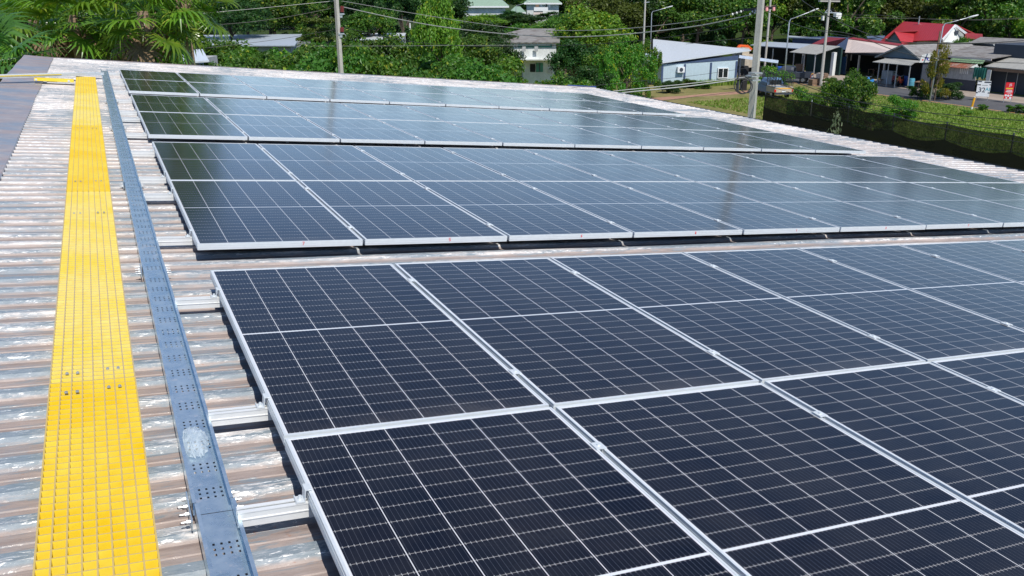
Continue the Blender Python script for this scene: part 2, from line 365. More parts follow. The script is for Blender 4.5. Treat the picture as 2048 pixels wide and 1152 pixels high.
# ================================================================ FACTORY ROOF (the building we stand on)
U0, U1, V0, V1 = -1.97, 13.98, -4.0, 24.25
bld = empty('factory_building', roofw(0, 0, 0)); tag(bld, 'large low building whose worn ribbed metal roof carries the solar panels', 'building')
rot = (0, AL, 0)
r = MB(); P = .2195; ph = 3.278 % P
prof = [(-.050, -.155), (-.026, -.130), (.026, -.130), (.050, -.155), (.098, -.155), (.102, -.151), (.116, -.151), (.120, -.155)]
vs = []; k = math.ceil((V0-ph)/P)
while ph+k*P < V1-.1:
    for a, z in prof: vs.append((ph+k*P+a, z))
    k += 1
vs.append((V1, -.155))
us = [U0+.02+(U1-U0-.02)*i/40 for i in range(41)]
for (v, z) in vs:
    for u in us: r.v.append((u, v, z + .004*math.sin(u*1.7+v*.9)*math.sin(v*.37)))
n = len(us)
for j in range(len(vs)-1):
    for i in range(n-1): r.f.append((j*n+i, j*n+i+1, (j+1)*n+i+1, (j+1)*n+i)); r.m.append(0)
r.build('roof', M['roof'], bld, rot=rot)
c = MB(); c.v = []
for (u, z) in [(-2.0, -.30), (-2.0, -.105), (-1.96, -.100), (-1.7, -.112), (-1.37, -.122), (-1.36, -.134)]:
    for j in range(29): c.v.append((u + .006*math.sin(j*1.9), V0+(V1-V0)*j/28, z + .004*math.sin(j*2.3)))
for i in range(5):
    for j in range(28): a = i*29+j; c.f.append((a, a+1, a+30, a+29)[::-1]); c.m.append(0)
c.build('ridge_flashing', M['cap'], bld, rot=rot)
for j in range(6):
    c = MB(); vv = 1+j*4.1; c.box((-1.99, vv, -.098), (-1.38, vv+.05, -.094)) if False else None
c = MB(); c.box((-2.0, V1, -.30), (U1+.05, V1+.03, -.118)); c.build('gable_trim', M['cap'], bld, rot=rot)
c = MB()
for s_ in range(2): pass
c.box((U1-.03, V0, -.34), (U1+.005, V1-.02, -.175)); c.box((U1+.006, V0, -.36), (U1+.26, V1, -.33)); c.box((U1+.006, V0, -.30), (U1+.25, V1-.03, -.158)); c.box((U1+.262, V0, -.36), (U1+.277, V1, -.15)); c.build('eave_gutter', M['dkwall'], bld, rot=rot)
c = MB(); c.box((13.05, V1+.035, -.24), (U1+.10, V1+.07, -.09)); c.build('corner_trim', simple('blue_trim', (.03, .07, .25), .5), bld, rot=rot)
c = MB(); q0 = roofw(U0+.1, V0, -.34); q1 = roofw(U1-.25, V0, -.34)
c.add([(q0.x, V0, GZ), (q1.x, V0, GZ), (q1.x, V1-.1, GZ), (q0.x, V1-.1, GZ), (q0.x, V0, q0.z), (q1.x, V0, q1.z), (q1.x, V1-.1, q1.z), (q0.x, V1-.1, q0.z)], [(0,1,5,4),(1,2,6,5),(2,3,7,6),(3,0,4,7)])
c.build('wall', M['wwall'], bld)

# ================================================================ SOLAR PANELS
PW, PL, PC, PR_ = 1.134, 2.282, 1.154, 2.302
ARR = [(0, 0), (5.277, -.012), (10.518, -.024), (15.841, -.036)]
rowsV = []
for a, (v0, dz) in enumerate(ARR):
    for k in range(2): rowsV.append((v0+k*PR_, dz))
def mk_frame():
    b = MB(); H = .044; t = .0018; lip = .0095
    for (x0, y0, x1, y1) in ((0, 0, PW, t), (0, PL-t, PW, PL), (0, t, t, PL-t), (PW-t, t, PW, PL-t)): b.box((x0, y0, -H), (x1, y1, 0))
    for (x0, y0, x1, y1) in ((t, t, PW-t, lip), (t, PL-lip, PW-t, PL-t), (t, lip, lip, PL-lip), (PW-lip, lip, PW-t, PL-lip)): b.box((x0, y0, -.0022), (x1, y1, -.0002))
    for (x0, y0, x1, y1) in ((t, t, PW-t, .028), (t, PL-.028, PW-t, PL-t)): b.box((x0, y0, -H+.0002), (x1, y1, -H+.0018))
    for z in (-.014, -.028):                             # grooves' raised beads on the outer sides
        b.box((0, -.0012, z-.001), (PW, 0, z+.001)); b.box((-.0012, 0, z-.001), (0, PL, z+.001))
    return b
panel0 = empty('solar_panel')
fr = mk_frame().build('frame', M['alu'], panel0)
gl = MB(); gl.box((.002, .002, -.0085), (PW-.002, PL-.002, -.0025)); gl.build('cell_glass', M['cell'], panel0)
ROWN = ['nearest row', 'second row from the camera', 'third row from the camera', 'fourth row from the camera', 'fifth row from the camera', 'sixth row from the camera', 'seventh row from the camera', 'farthest row']
ORD = ['first', 'second', 'third', 'fourth', 'fifth', 'sixth', 'seventh', 'eighth', 'ninth', 'tenth']
def visible(u0, v0, u1, v1, z=0):
    for i in range(7):
        for j in range(7):
            q = topix(roofw(u0+(u1-u0)*i/6, v0+(v1-v0)*j/6, z))
            if q and -20 < q[0] < 2068 and -20 < q[1] < 1172: return True
    return False
first = True; panels = {}
jit = random.Random(3)
for ri, (v0, dz) in enumerate(rowsV):
    for ci in range(10):
        if not visible(ci*PC, v0, ci*PC+PW, v0+PL): continue
        o = panel0 if first else copy_tree(panel0); first = False
        o.location = roofw(ci*PC+jit.uniform(-.002, .002), v0+jit.uniform(-.003, .003), dz)
        o.rotation_euler = (jit.uniform(-.0012, .0012), AL+jit.uniform(-.0015, .0015), 0)
        tag(o, 'solar panel %s from the left in the %s' % (ORD[ci], ROWN[ri]), 'solar panel', 'solar panels on the metal roof')
        panels[(ri, ci)] = o
# red handwritten figures on the frames facing us
DG = {'7': [[(0, 1), (.6, 1), (.15, 0)]], '5': [[(.6, 1), (.05, 1), (0, .55), (.5, .5), (.55, .15), (0, 0)]], '6': [[(.45, 1), (.05, .5), (.1, .05), (.5, .1), (.5, .45), (.08, .4)]],
      '1': [[(.3, 1), (.25, 0)]], '8': [[(.3, 1), (0, .75), (.5, .3), (.25, 0), (0, .3), (.5, .75), (.3, 1)]], '3': [[(0, 1), (.5, .8), (.15, .55), (.5, .25), (0, 0)]]}
for ci, d, uu in ((0, '7', .70), (1, '5', .65), (2, '6', .64), (3, '8', .62), (4, '1', .6), (5, '3', .58), (6, '7', .6), (7, '5', .6)):
    if (2, ci) not in panels: continue
    b = MB(); s_ = .022
    for ln in DG[d]:
        for a, e in zip(ln, ln[1:]): b.beam((uu+a[0]*s_, -.0015, -.028+a[1]*s_), (uu+e[0]*s_, -.0015, -.028+e[1]*s_), .0015, .003)
    b.build('pen_mark', M['red'], panels[(2, ci)])

# ---- rails with clamps
def mk_rail_mesh(u0, u1):
    b = MB(); H = .056; w_ = .040
    b.box((u0, -w_/2, -H), (u1, w_/2, -.042)); b.box((u0, -w_/2, -.042), (u1, -.009, -.004)); b.box((u0, .009, -.042), (u1, w_/2, -.004))
    b.box((u0, -w_/2-.002, -.004), (u1, -.006, 0)); b.box((u0, .006, -.004), (u1, w_/2+.002, 0)); b.box((u0, -w_/2-.003, -.030), (u1, -w_/2, -.026))
    return b
def mk_mid():
    b = MB(); b.box((-.023, -.027, .0445), (.023, .027, .0485)); b.box((-.008, -.024, .005), (-.005, .024, .0445)); b.box((.005, -.024, .005), (.008, .024, .0445))
    b.tube([(0, 0, .0485), (0, 0, .054)], .008, 8); return b
def mk_end():
    b = MB(); b.box((-.014, -.022, .001), (-.011, .022, .0465)); b.box((-.014, -.022, .0465), (.010, .022, .050)); b.box((-.040, -.022, .001), (-.014, .022, .006))
    b.tube([(-.026, 0, .006), (-.026, 0, .020)], .006, 8); b.box((-.043, -.022, .001), (-.040, .022, .012)); return b
rail0 = empty('mounting_rail')
mk_rail_mesh(-.232, 11.62).build('rail_profile', M['alu_rail'], rail0)
mid0 = mk_mid().build('mid_clamp', M['alu'], rail0, loc=(1*PC-.01, 0, 0))
end0 = mk_end().build('end_clamp', M['alu'], rail0)
for k in range(2, 10):
    c = mid0.copy(); COL.objects.link(c); c.location = (k*PC-.01, 0, 0)
c = end0.copy(); COL.objects.link(c); c.location = (9*PC+PW, 0, 0); c.rotation_euler = (0, 0, math.pi)
ft = MB(); ft.box((-.02, -.035, -.0855), (.02, .03, -.081)); ft.box((-.02, .0235, -.081), (.02, .028, -.02)); ft.tube([(0, .02, -.04), (0, .04, -.04)], .007, 6)
foot0 = ft.build('rail_foot', M['alu'], rail0, loc=(.10, 0, 0))
for k in range(1, 8):
    c = foot0.copy(); COL.objects.link(c); c.location = (.10+k*1.6, 0, 0)
first = True
for ri, (v0, dz) in enumerate(rowsV):
    for h, off in ((0, .375), (1, 1.895)):
        if ri == 0 and h == 0: continue
        o = rail0 if first else copy_tree(rail0); first = False
        o.location = roofw(0, v0+off, -.0442+dz); o.rotation_euler = (0, AL, 0)
        tag(o, 'silver aluminium rail under the %s half of the %s of panels' % (('front', 'back')[h], ROWN[ri]), 'rail', 'mounting rails under the solar panels')

# ================================================================ CABLE TRAY
tray = empty('cable_tray', roofw(0, 0, 0)); tag(tray, 'long galvanised perforated cable tray running beside the yellow walkway', 'cable tray', 'galvanised cable trays')
def tray_section(va, vb, ua, ub, wob, dz):
    b = MB(); z = -.1165+dz; W_ = ub-ua
    # u divisions: flange, four hole columns
    cuts = [0, .020]; 
    for k in range(4): cuts += [.020+.012+k*.0245, .020+.012+k*.0245+.0075]
    cuts.append(W_); cuts = sorted(cuts)
    ucut = [ua+c_ for c_ in [0] + cuts[2:-1] + [W_]]
    vcut = [va]; holes = []
    v = va+.10
    while v < vb-.10:
        for k in range(3): vcut += [v+k*.030, v+k*.030+.012]
        v += .190
    vcut.append(vb)
    def pos(u, v, z): return (u + wob*math.sin((v-va)*1.1), v, z)
    base = len(b.v); nu = len(ucut)
    for v in vcut:
        for u in ucut: b.v.append(pos(u, v, z))
    for j in range(len(vcut)-1):
        for i in range(nu-1):
            if i % 2 == 1 and j % 2 == 1: continue
            b.f.append((base+j*nu+i, base+j*nu+i+1, base+(j+1)*nu+i+1, base+(j+1)*nu+i)); b.m.append(0)
    for (a, e, z1) in ((ua, ua-.0022, .046), (ub, ub+.0022, .046)):
        base = len(b.v); q = [(a, z), (a, z+z1), (a+(.010 if a == ua else -.010), z+z1), (a+(.010 if a == ua else -.010), z+z1+.002), (e, z+z1+.002), (e, z-.002)]
        vv = [va+(vb-va)*i/14 for i in range(15)]
        for v in vv:
            for (u, zz) in q: b.v.append(pos(u, v, zz))
        for j in range(14):
            for i in range(5): b.f.append((base+j*6+i, base+j*6+i+1, base+(j+1)*6+i+1, base+(j+1)*6+i)); b.m.append(0)
    return b
TV = [-1.0, 2.02, 4.96, 7.74, 11.53, 14.6, 17.6, 20.85]
for i in range(7):
    ua = -.363+[.012, .006, .004, .0, .0, .0, .002][i]; tray_section(TV[i], TV[i+1]-.002, ua, ua+.128, .0015, [0, .001, 0, .001, 0, .001, 0][i]).build('tray_section', M['galv'], tray, rot=rot)
for i in range(1, 7):
    vv = TV[i]; b = MB()
    for s_, uu in ((-1, -.370), (1, -.2275)):
        b = MB(); b.box((uu-.002, vv-.10, -.112), (uu+.002, vv+.10, -.076)); b.build('coupler_plate', M['galv'], tray, rot=rot)
    for s_, uu in ((-1, -.374), (1, -.2245)):
        for k in range(4):
            b = MB(); vk = vv-.075+k*.05; b.tube([(uu, vk, -.092), (uu+s_*.012, vk, -.092)], .0075, 6); b.tube([(uu+s_*.012, vk, -.092), (uu+s_*.028, vk, -.092)], .0035, 6)
            b.build('bolt', M['steel'], tray, rot=rot)
# crumpled clear plastic in the tray
b = MB(); pr = random.Random(8); N_ = 13
for j in range(N_):
    for i in range(N_):
        e = min(i, j, N_-1-i, N_-1-j); wj = math.sin(math.pi*(.12+.76*j/(N_-1)))**.7*pr.uniform(.85, 1.05); b.v.append((-.298+.098*(i/(N_-1)-.5)*wj+pr.uniform(-.004, .004), 2.42+.26*j/(N_-1)+pr.uniform(-.008, .008), -.112+min(e, 3)*.008+pr.uniform(0, .012)))
for j in range(N_-1):
    for i in range(N_-1): b.f.append((j*N_+i, j*N_+i+1, (j+1)*N_+i+1, (j+1)*N_+i)); b.m.append(0)
g = G('milky_plastic_film'); g.set(col=(.75, .82, .84), rough=.2); t = g.n('ShaderNodeBsdfTransparent'); x = g.n('ShaderNodeMixShader'); x.inputs[0].default_value = .42
g.L.new(t.outputs[0], x.inputs[1]); g.L.new(g.b.outputs[0], x.inputs[2]); g.L.new(x.outputs[0], g.out.inputs[0])
tag(b.build('plastic_wrap', g.mt, rot=rot), 'crumpled translucent plastic wrap lying inside the near cable tray', 'plastic')
# cross tray at the far end, going over the high edge
ua, va = roofp(203, 149, -.05); ub, vb = roofp(-30, 156, .0)
ct = empty('cable_tray', (0, 0, 0)); tag(ct, 'pale galvanised cable tray crossing the high roof edge at the far end', 'cable tray', 'galvanised cable trays')
A = roofw(ua, va, -.03); Bv = roofw(ub, vb, .02); tdir = (Bv-A).normalized(); Bv = A + tdir*3.0; side = NA.cross(tdir).normalized()
b = MB()
for off, h in ((-.055, .035), (.055, .035)):
    b.beam(A+side*off, Bv+side*off, .003, .055)
b.build('tray_side', M['alu_rail'], ct)
b = MB(); b.beam(A-NA*.025, Bv-NA*.025, .106, .003); b.build('tray_bottom', M['galv'], ct)
b = MB(); sg = -1 if side.y > 0 else 1; b.beam(A+tdir*1.25+side*sg*.060+NA*.008, Bv+side*sg*.060+NA*.008, .006, .016); b.build('yellow_bar', M['yel2'], ct)
# ================================================================ WALKWAY GRATINGS
WL, WR = -.822, -.482
seams = [-1.0, 3.17, 7.32, 11.50, 15.45, 18.52]
wl = ['deeply yellow grating panel nearest the camera with open square mesh', 'pale yellow grating panel second from the camera, beside two bolts near each end', 'bright yellow grating panel third along the roof walkway', 'pale yellow grating panel fourth along the roof walkway', 'short golden grating panel at the far end of the walkway']
for i in range(5):
    va, vb = seams[i]+.004, seams[i+1]-.004; deep = i in (0, 2, 4)
    z1 = -.062 if i % 2 == 0 else -.066; z0 = z1-.034
    root = empty('walkway_grating', roofw((WL+WR)/2, (va+vb)/2, 0), rot); tag(root, wl[i], 'walkway grating', 'yellow grating panels of the roof walkway')
    b = MB(); uc = (WL+WR)/2; vc = (va+vb)/2
    def bar(x0, y0, x1, y1, za, zb):
        b.box((x0-uc, y0-vc, za), (x1-uc, y1-vc, zb)); n_ = len(b.m); b.m[n_-5] = 1
    nL = 9; tb = .0055
    for k in range(nL):
        u = WL+tb/2+(WR-WL-tb)*k/(nL-1); bar(u-tb/2, va, u+tb/2, vb, z0, z1)
    nc = int((vb-va)/.0465)
    for k in range(nc+1):
        v = va+tb/2+(vb-va-tb)*k/nc; bar(WL+.0005, v-tb/2, WR-.0005, v+tb/2, z0+.0005, z1-.0006)
    b.build('grating', [M['yel2'] if deep else M['yel'], M['yeltop2'] if deep else M['yeltop']], root)
    for vv in ([3.07] if i == 0 else [3.28, 6.50] if i == 1 else [7.76, 11.2] if i == 2 else []):
        if i == 0: vv = 3.06
        for k, uu in enumerate((-.755, -.713, -.592, -.549)):
            b = MB(); y_ = vv + (.01 if k > 1 else -.01); b.cb((uu-uc, y_-vc, z1+.0012), (.013, .016, .0024)); b.tube([(uu-uc, y_-vc, z1+.0024), (uu-uc, y_-vc, z1+.007)], .005, 6); b.build('hold_down_clip', M['steel'], root)
# branch walkway lying crosswise at the far end
b = MB(); q0u, q0v = roofp(70, 160, -.06); q1u, q1v = roofp(152, 166, -.06)
vb_ = (q0v+q1v)/2
root = empty('walkway_grating', roofw(-1.15, vb_+.1, -.02), rot); tag(root, 'golden grating piece lying crosswise to the roof edge beside the pale tray', 'walkway grating', 'yellow grating panels of the roof walkway')
for k in range(6): b.box((-.33, k*.043, -.052), (.30, k*.043+.005, -.010)); b.m[-5] = 0
for k in range(15): b.box((-.33+.0446*k, .0005, -.0515), (-.33+.0446*k+.005, .2195, -.0106))
b.build('grating', M['yel2'], root)
for uu in (-.30, .22):
    b = MB(); b.cb((uu, -.004, -.03), (.035, .008, .03)); b.build('hold_down_clip', M['alu'], root)

# ================================================================ FOLIAGE
def leafq(b, p, nrm, s_, asp, rd, mi=0):
    t = nrm.orthogonal().normalized(); t = Matrix.Rotation(rd.uniform(0, 6.28), 3, nrm) @ t; q = nrm.cross(t)
    a = s_*.5; c_ = s_*asp*.5; i0 = len(b.v)
    b.v += [tuple(p - t*a), tuple(p + q*c_ + nrm*(.12*s_)), tuple(p + t*a - nrm*(.1*s_)), tuple(p - q*c_ + nrm*(.12*s_))]; b.f.append((i0, i0+1, i0+2, i0+3)); b.m.append(mi)
def rdir(rd):
    z = rd.uniform(-1, 1); a = rd.uniform(0, 6.283); q = math.sqrt(1-z*z); return Vector((q*math.cos(a), q*math.sin(a), z))
def crown_mesh(seed, nleaf, kind):
    rd = random.Random(seed); b = MB(); cl = []
    if kind == 'broad':
        for i in range(34):
            d = rdir(rd); d.z = abs(d.z)*.9-.25; rr = rd.uniform(.45, .92); cl.append((Vector((d.x*rr*.5, d.y*rr*.5, .5+d.z*.48*rr)), rd.uniform(.09, .17)))
    elif kind == 'shrub':
        for i in range(30):
            a = rd.uniform(0, 6.28); rr = math.sqrt(rd.random())*.48; cl.append((Vector((rr*math.cos(a), rr*math.sin(a), rd.uniform(.12, .86)*(1-rr*.7))), rd.uniform(.09, .16)))
    elif kind == 'layer':
        for i in range(85):
            L = rd.randrange(7); a = rd.uniform(0, 6.28); rr = math.sqrt(rd.random())*(.5-.045*L); cl.append((Vector((rr*math.cos(a), rr*math.sin(a), .12+L*.135)), rd.uniform(.06, .10)))
    elif kind == 'tall':
        for i in range(36):
            a = rd.uniform(0, 6.28); z = rd.uniform(.05, .97); rr = math.sqrt(rd.random())*.5*math.sin(math.pi*min(1, z*.75+.22)); cl.append((Vector((rr*math.cos(a), rr*math.sin(a), z)), rd.uniform(.06, .13)))
    elif kind == 'vine':
        for i in range(60):
            a = rd.uniform(0, 6.28); rr = math.sqrt(rd.random())*.48; top = .95-rr*.55
            z = top*rd.random()**.6; cl.append((Vector((rr*math.cos(a), rr*math.sin(a), z)), rd.uniform(.05, .10)))
    ls = {'broad': .040, 'shrub': .044, 'layer': .034, 'tall': .04, 'vine': .034}[kind]
    for i in range(nleaf):
        c_, rr = cl[rd.randrange(len(cl))]; d = rdir(rd)
        if d.z < -.35 and rd.random() < .6: d.z = -d.z
        k = rr*(rd.random()**.33)*rd.uniform(.85, 1.25); p = c_ + Vector((d.x, d.y, d.z*(.35 if kind == 'layer' else .85)))*k
        nm = (d*.7 + rdir(rd)*.8 + Vector((0, 0, .35))).normalized()
        if kind == 'vine': p.z -= rd.random()*.06
        leafq(b, p, nm, ls*rd.uniform(.6, 1.35), rd.uniform(.45, .8), rd)
    return b, cl
def mk_tree(seed, nleaf, kind, leafm, trunk=.42, name='tree'):
    root = empty(name); b, cl = crown_mesh(seed, nleaf, kind)
    for i, v in enumerate(b.v): b.v[i] = (v[0], v[1], trunk + v[2]*(1-trunk))
    b.build('crown', leafm, root)
    t = MB(); rd = random.Random(seed+99); lean = Vector((rd.uniform(-.05, .05), rd.uniform(-.05, .05), 0)); top = trunk+.40*(1-trunk)
    ns = 1 if kind in ('broad', 'layer', 'tall') else 4
    for q in range(ns):
        off = Vector((0, 0, 0)) if ns == 1 else Vector((rd.uniform(-.1, .1), rd.uniform(-.1, .1), 0)); r0 = .024 if ns == 1 else .010
        t.tube([off, off+lean*.5+Vector((0, 0, top*.5)), off+lean+Vector((0, 0, top))], [r0*1.25, r0*.85, r0*.5], 7)
    for i in range(9):
        c_, rr = cl[rd.randrange(len(cl))]; e = Vector((c_.x, c_.y, trunk+c_.z*(1-trunk))); s_ = lean*.8+Vector((0, 0, min(top*rd.uniform(.6, 1), e.z)))
        t.tube([s_, (s_+e)/2+Vector((0, 0, .03)), e], [.010, .007, .003], 5)
    t.build('trunk', M['bark'], root); return root
KT = {}
def proto(key, *a, **k): KT[key] = dict(args=(a, k), used=False, root=None)
proto('broadA', 11, 8500, 'broad', M['leafA'], .12, name='broadleaf_tree'); proto('broadB', 12, 8500, 'broad', M['leafB'], .12, name='broadleaf_tree'); proto('broadD', 13, 8500, 'broad', M['leafD'], .10, name='broadleaf_tree')
proto('broadO', 23, 7500, 'broad', M['leafO'], .1, name='broadleaf_tree')
proto('tallA', 14, 8500, 'tall', M['leafA'], .03, name='forest_tree'); proto('tallD', 15, 8500, 'tall', M['leafD'], .03, name='forest_tree'); proto('tallB', 16, 8000, 'tall', M['leafB'], .03, name='forest_tree')
proto('layer', 17, 15000, 'layer', M['leafO'], .15, name='layered_tree')
proto('shrubA', 18, 9000, 'shrub', M['leafA'], .02, name='shrub'); proto('shrubB', 19, 9000, 'shrub', M['leafV'], .02, name='shrub'); proto('shrubD', 20, 8000, 'shrub', M['leafD'], .02, name='shrub')
proto('vine', 21, 12000, 'vine', M['leafV'], .02, name='vine_clad_tree'); proto('yellow', 22, 5200, 'tall', M['leafY'], .06, name='papaya_tree'); proto('grey', 24, 800, 'tall', M['leafG'], .05, name='sapling')
proto('open', 25, 4200, 'tall', M['leafV'], .02, name='young_tree')
def plant(key, px, d, H, W, label, cat='tree', group=None, py=None, rz=None):
    k = KT[key]
    if not k['used']: a, kw = k['args']; k['root'] = mk_tree(*a, **kw); k['used'] = True; o = k['root']
    else: o = copy_tree(k['root'])
    p = atD(px, 100, d); z = hill(p.x, p.y) - .05
    # column of the picture, on the ground at that depth
    py_ = 576; t = 0
    for _ in range(6):
        p = atD(px, py_, d); py_ += (p.z - z)/d*FPX/0.95; 
    o.location = (p.x, p.y, hill(p.x, p.y)-.05); o.scale = (W, W, H); o.rotation_euler = (0, 0, rz if rz is not None else rnd.uniform(0, 6.28))
    tag(o, label, cat, group); return o
# ---- hedge band beyond the roof
GH = 'bushes in the dense green belt behind the roof'
hb = []; rh = random.Random(21)
topy = lambda x: (104 if x < 470 else 92 if x < 600 else 84 if x < 680 else 78 if x < 790 else 92 if x < 860 else 98 if x < 930 else 104 if x < 985 else 122) if x < 1030 else 150
for x in range(400, 1010, 44):
    d = rh.uniform(56, 63); hb.append((x+rh.uniform(-8, 8), d, (9.6-(topy(x)+rh.uniform(4, 18)+26)*d/1766)*1.33, rh.uniform(4.8, 5.8), rh.choice('AAB')))
hb += [(1036,57,6.0,3.2,'B'),(1082,56,5.3,3.4,'B'),(1128,56,5.8,3.6,'A'),(1168,55,5.6,3.2,'B')]; NF = len(hb)
for x in range(410, 1000, 52):
    d = rh.uniform(70, 76); hb.append((x+rh.uniform(-8, 8), d, (9.6-(topy(x)-(16 if 680 < x < 840 or x < 470 else 7)+rh.uniform(-4, 7)+26)*d/1766)*1.30, rh.uniform(5.6, 6.8), rh.choice('AABD')))
for i, (px, d, H, W_, k) in enumerate(hb):
    plant('shrub'+k, px, d, H, W_*1.05, 'leafy bush, %s from the left in the %s' % ((ORD+['eleventh','twelfth','thirteenth','fourteenth','fifteenth','sixteenth','seventeenth','eighteenth'])[i if i < NF else i-NF], 'front line of bushes behind the roof' if i < NF else 'back line of bushes behind the roof'), 'bush', GH)
# ---- middle distance trees
mt_ = [('layer',650,84,7.2,6.2,'dark tree with flat layered branches behind the left utility pole'),
 ('broadB',882,66,10.8,4.6,'tall bright yellow-green big-leaved tree left of the green-roofed houses'),
 ('broadA',540,130,10.2,12,'bushy tree left of the left utility pole, behind the long grey roof'),
 ('broadD',470,120,10,11,'dark tree just right of the palms, behind the long grey roof'),
 ('tallA',600,140,10.5,9,'tall tree rising out of frame left of the left utility pole'),
 ('tallD',730,130,10.6,8,'tall dark tree right of the left utility pole'),
 ('broadA',745,118,8,9,'low bright tree right of the left utility pole, beyond the grey roof'),
 ('tallD',805,125,10.4,8,'dark thin tree between the left pole and the bright tree'),
 ('broadD',960,92,7.2,9,'dark spreading tree below the left green roof'),
 ('broadA',950,80,6.4,6.5,'mid green tree left of the old white house'),
 ('broadD',992,84,5.6,5.4,'dark tree shading the left side of the old white house'),
 ('broadD',1128,130,6.6,7.5,'dark round tree below the balcony of the green-roofed house'),
 ('broadA',1045,118,5.7,9,'light green tree above the old white house roof'),
 ('broadB',1180,92,8.8,9.5,'large sunlit tree right of the old white house'),
 ('broadD',1150,80,5.9,5.5,'dark tree against the right side of the old white house'),
 ('broadA',1130,100,7.6,6.5,'green tree behind the right end of the old house roof'),
 ('vine',1250,73,6.2,5.0,'creeper-covered tree drooping beside the pale blue building'),
 ('vine',1215,76,5.6,4.6,'creeper-covered tree left of the drooping one'),
 ('vine',1287,80,5.6,3.0,'creeper mass over the left end of the white roof'),
 ('broadD',1185,70,4.3,4.6,'dark low tree left of the creepers'),
 ('open',1211,50,6.1,2.2,'small upright creeper-wrapped tree by the roof corner')]
for k, px, d, H, W_, lb in mt_: plant(k, px, d, H, W_, lb)
# ---- far forest
GF = 'trees of the wooded slope'
rf = random.Random(77); places = []
def where(px):
    return ('above the palms', 'behind the long grey roof', 'behind the green-roofed houses', 'above the pale blue building', 'above the open sheds', 'above the red roofs', 'at the right edge')[0 if px < 420 else 1 if px < 860 else 2 if px < 1180 else 3 if px < 1500 else 4 if px < 1700 else 5 if px < 1960 else 6]
rows_ = [(1225, 2110, 52, 124, 11, 10), (1200, 2110, 50, 142, 12.5, 11), (1170, 2110, 52, 168, 14, 13), (20, 900, 60, 158, 10.3, 13), (0, 900, 62, 210, 10.2, 16), (830, 1230, 34, 275, 11, 19), (-60, 430, 60, 70, 7.4, 8.5), (880, 1240, 30, 190, 4.2, 13)]
cnt = {}
for ri, (xa, xb, st_, d, H, W_) in enumerate(rows_):
    x = xa
    while x < xb:
        if ri == 2 and 880 < x < 1180: x += st_; continue
        kk = rf.choice(['tallA', 'tallD', 'broadD', 'broadA', 'tallB', 'tallA', 'broadO'] if ri < 3 else ['broadA', 'broadD', 'broadB', 'tallD', 'broadA'])
        wv = where(x); cnt[(ri, wv)] = cnt.get((ri, wv), 0)+1
        dd = d*rf.uniform(.95, 1.06); 
        plant(kk, x+rf.uniform(-12, 12), dd, H*rf.uniform(.85, 1.15), W_*rf.uniform(.85, 1.15), '%s tree, %s from left %s, %s row of woods' % ({'tallA':'tall green','tallD':'tall dark','broadD':'dark spreading','broadA':'spreading green','tallB':'yellow-green','broadB':'bright green','broadO':'olive'}[kk], ORD[min(cnt[(ri, wv)]-1, 9)], wv, ['front', 'second', 'third', 'fourth', 'fifth', 'last', 'nearest', 'low middle'][ri]), 'tree', GF); x += st_
# ---- roadside bushes
rb = [('shrubA',1702,60,5.4,3.2,'large round bush above the black net fence'),('shrubB',1645,62,4.2,3.0,'feathery yellow-green bush left of the large round one'),('shrubB',1608,66,3.3,2.6,'low feathery bush behind the parked pickup'),
 ('shrubB',1797,66,2.5,2.4,'low green bush on the verge in front of the water drums'),('shrubA',1740,60,2.0,2.6,'small bush at the right foot of the large round one'),('yellow',1868,77.5,4.9,2.6,'yellowing leafy tree beside the leaning street lamp'),('shrubD',1895,78.5,2.0,2.6,'dark shrub right of the yellowing tree'),('shrubA',1838,79,1.6,2.2,'green shrub left of the yellowing tree'),
 ('shrubB',1545,84,3.2,3.2,'leafy plant growing above the parked pickup'),('shrubA',1963,71.5,.7,.9,'small weed clump behind the yellow marker post'),('shrubA',2032,70,.9,1.5,'small weed clump at the right end of the road'),('shrubB',1932,69,.6,1.0,'small weed clump by the foot of the marker post'),
 ('grey',1642,33.5,5.2,1.45,'thin grey-green sapling in front of the black net fence'),('shrubA',1370,88,1.2,2.0,'small shrub at the foot of the pale blue wall'),('shrubA',1408,88,.9,2.4,'low shrub under the middle of the pale blue wall'),
 ('shrubD',1345,84,1.5,2.2,'dark shrub at the left corner of the pale blue building'),('shrubA',1660,86,1.6,2.0,'bush behind the large roadside bush'),('broadA',1915,97,4.9,3.5,'small tree in front of the white gable'),('shrubA',2005,92,4.9,4.5,'shrubby tree behind the dark house at the right edge')]
for k, px, d, H, W_, lb in rb: plant(k, px, d, H, W_, lb, 'sapling' if k == 'grey' else 'tree' if k in ('yellow', 'broadA') else 'bush', 'roadside bushes' if k.startswith('shrub') else None)
# ---- grass on the verge and lawn: real blades
b = MB(); gr = random.Random(4)
for i in range(48000):
    if gr.random() < .7: x, y, hh = gr.uniform(46, 64.5), gr.uniform(28, 64), gr.uniform(.05, .20)
    else: x, y, hh = gr.uniform(38.6, 64), gr.uniform(28, 54), gr.uniform(.04, .12)
    if gr.random() < .05: x, y, hh = gr.uniform(50.5, 61), 74.4+gr.uniform(-.8, .5), gr.uniform(.3, .7)
    a = gr.uniform(0, 6.28); ca, sa = math.cos(a)*.06, math.sin(a)*.06; lx, ly = gr.uniform(-.12, .12), gr.uniform(-.12, .12); i0 = len(b.v)
    b.v += [(x-ca, y-sa, GZ), (x+ca, y+sa, GZ), (x+lx, y+ly, GZ+hh)]; b.f.append((i0, i0+1, i0+2)); b.m.append(0)
tag(b.build('grass', M['grassy']), 'tufts of bright green grass on the verge by the road', 'grass', None, 'stuff')

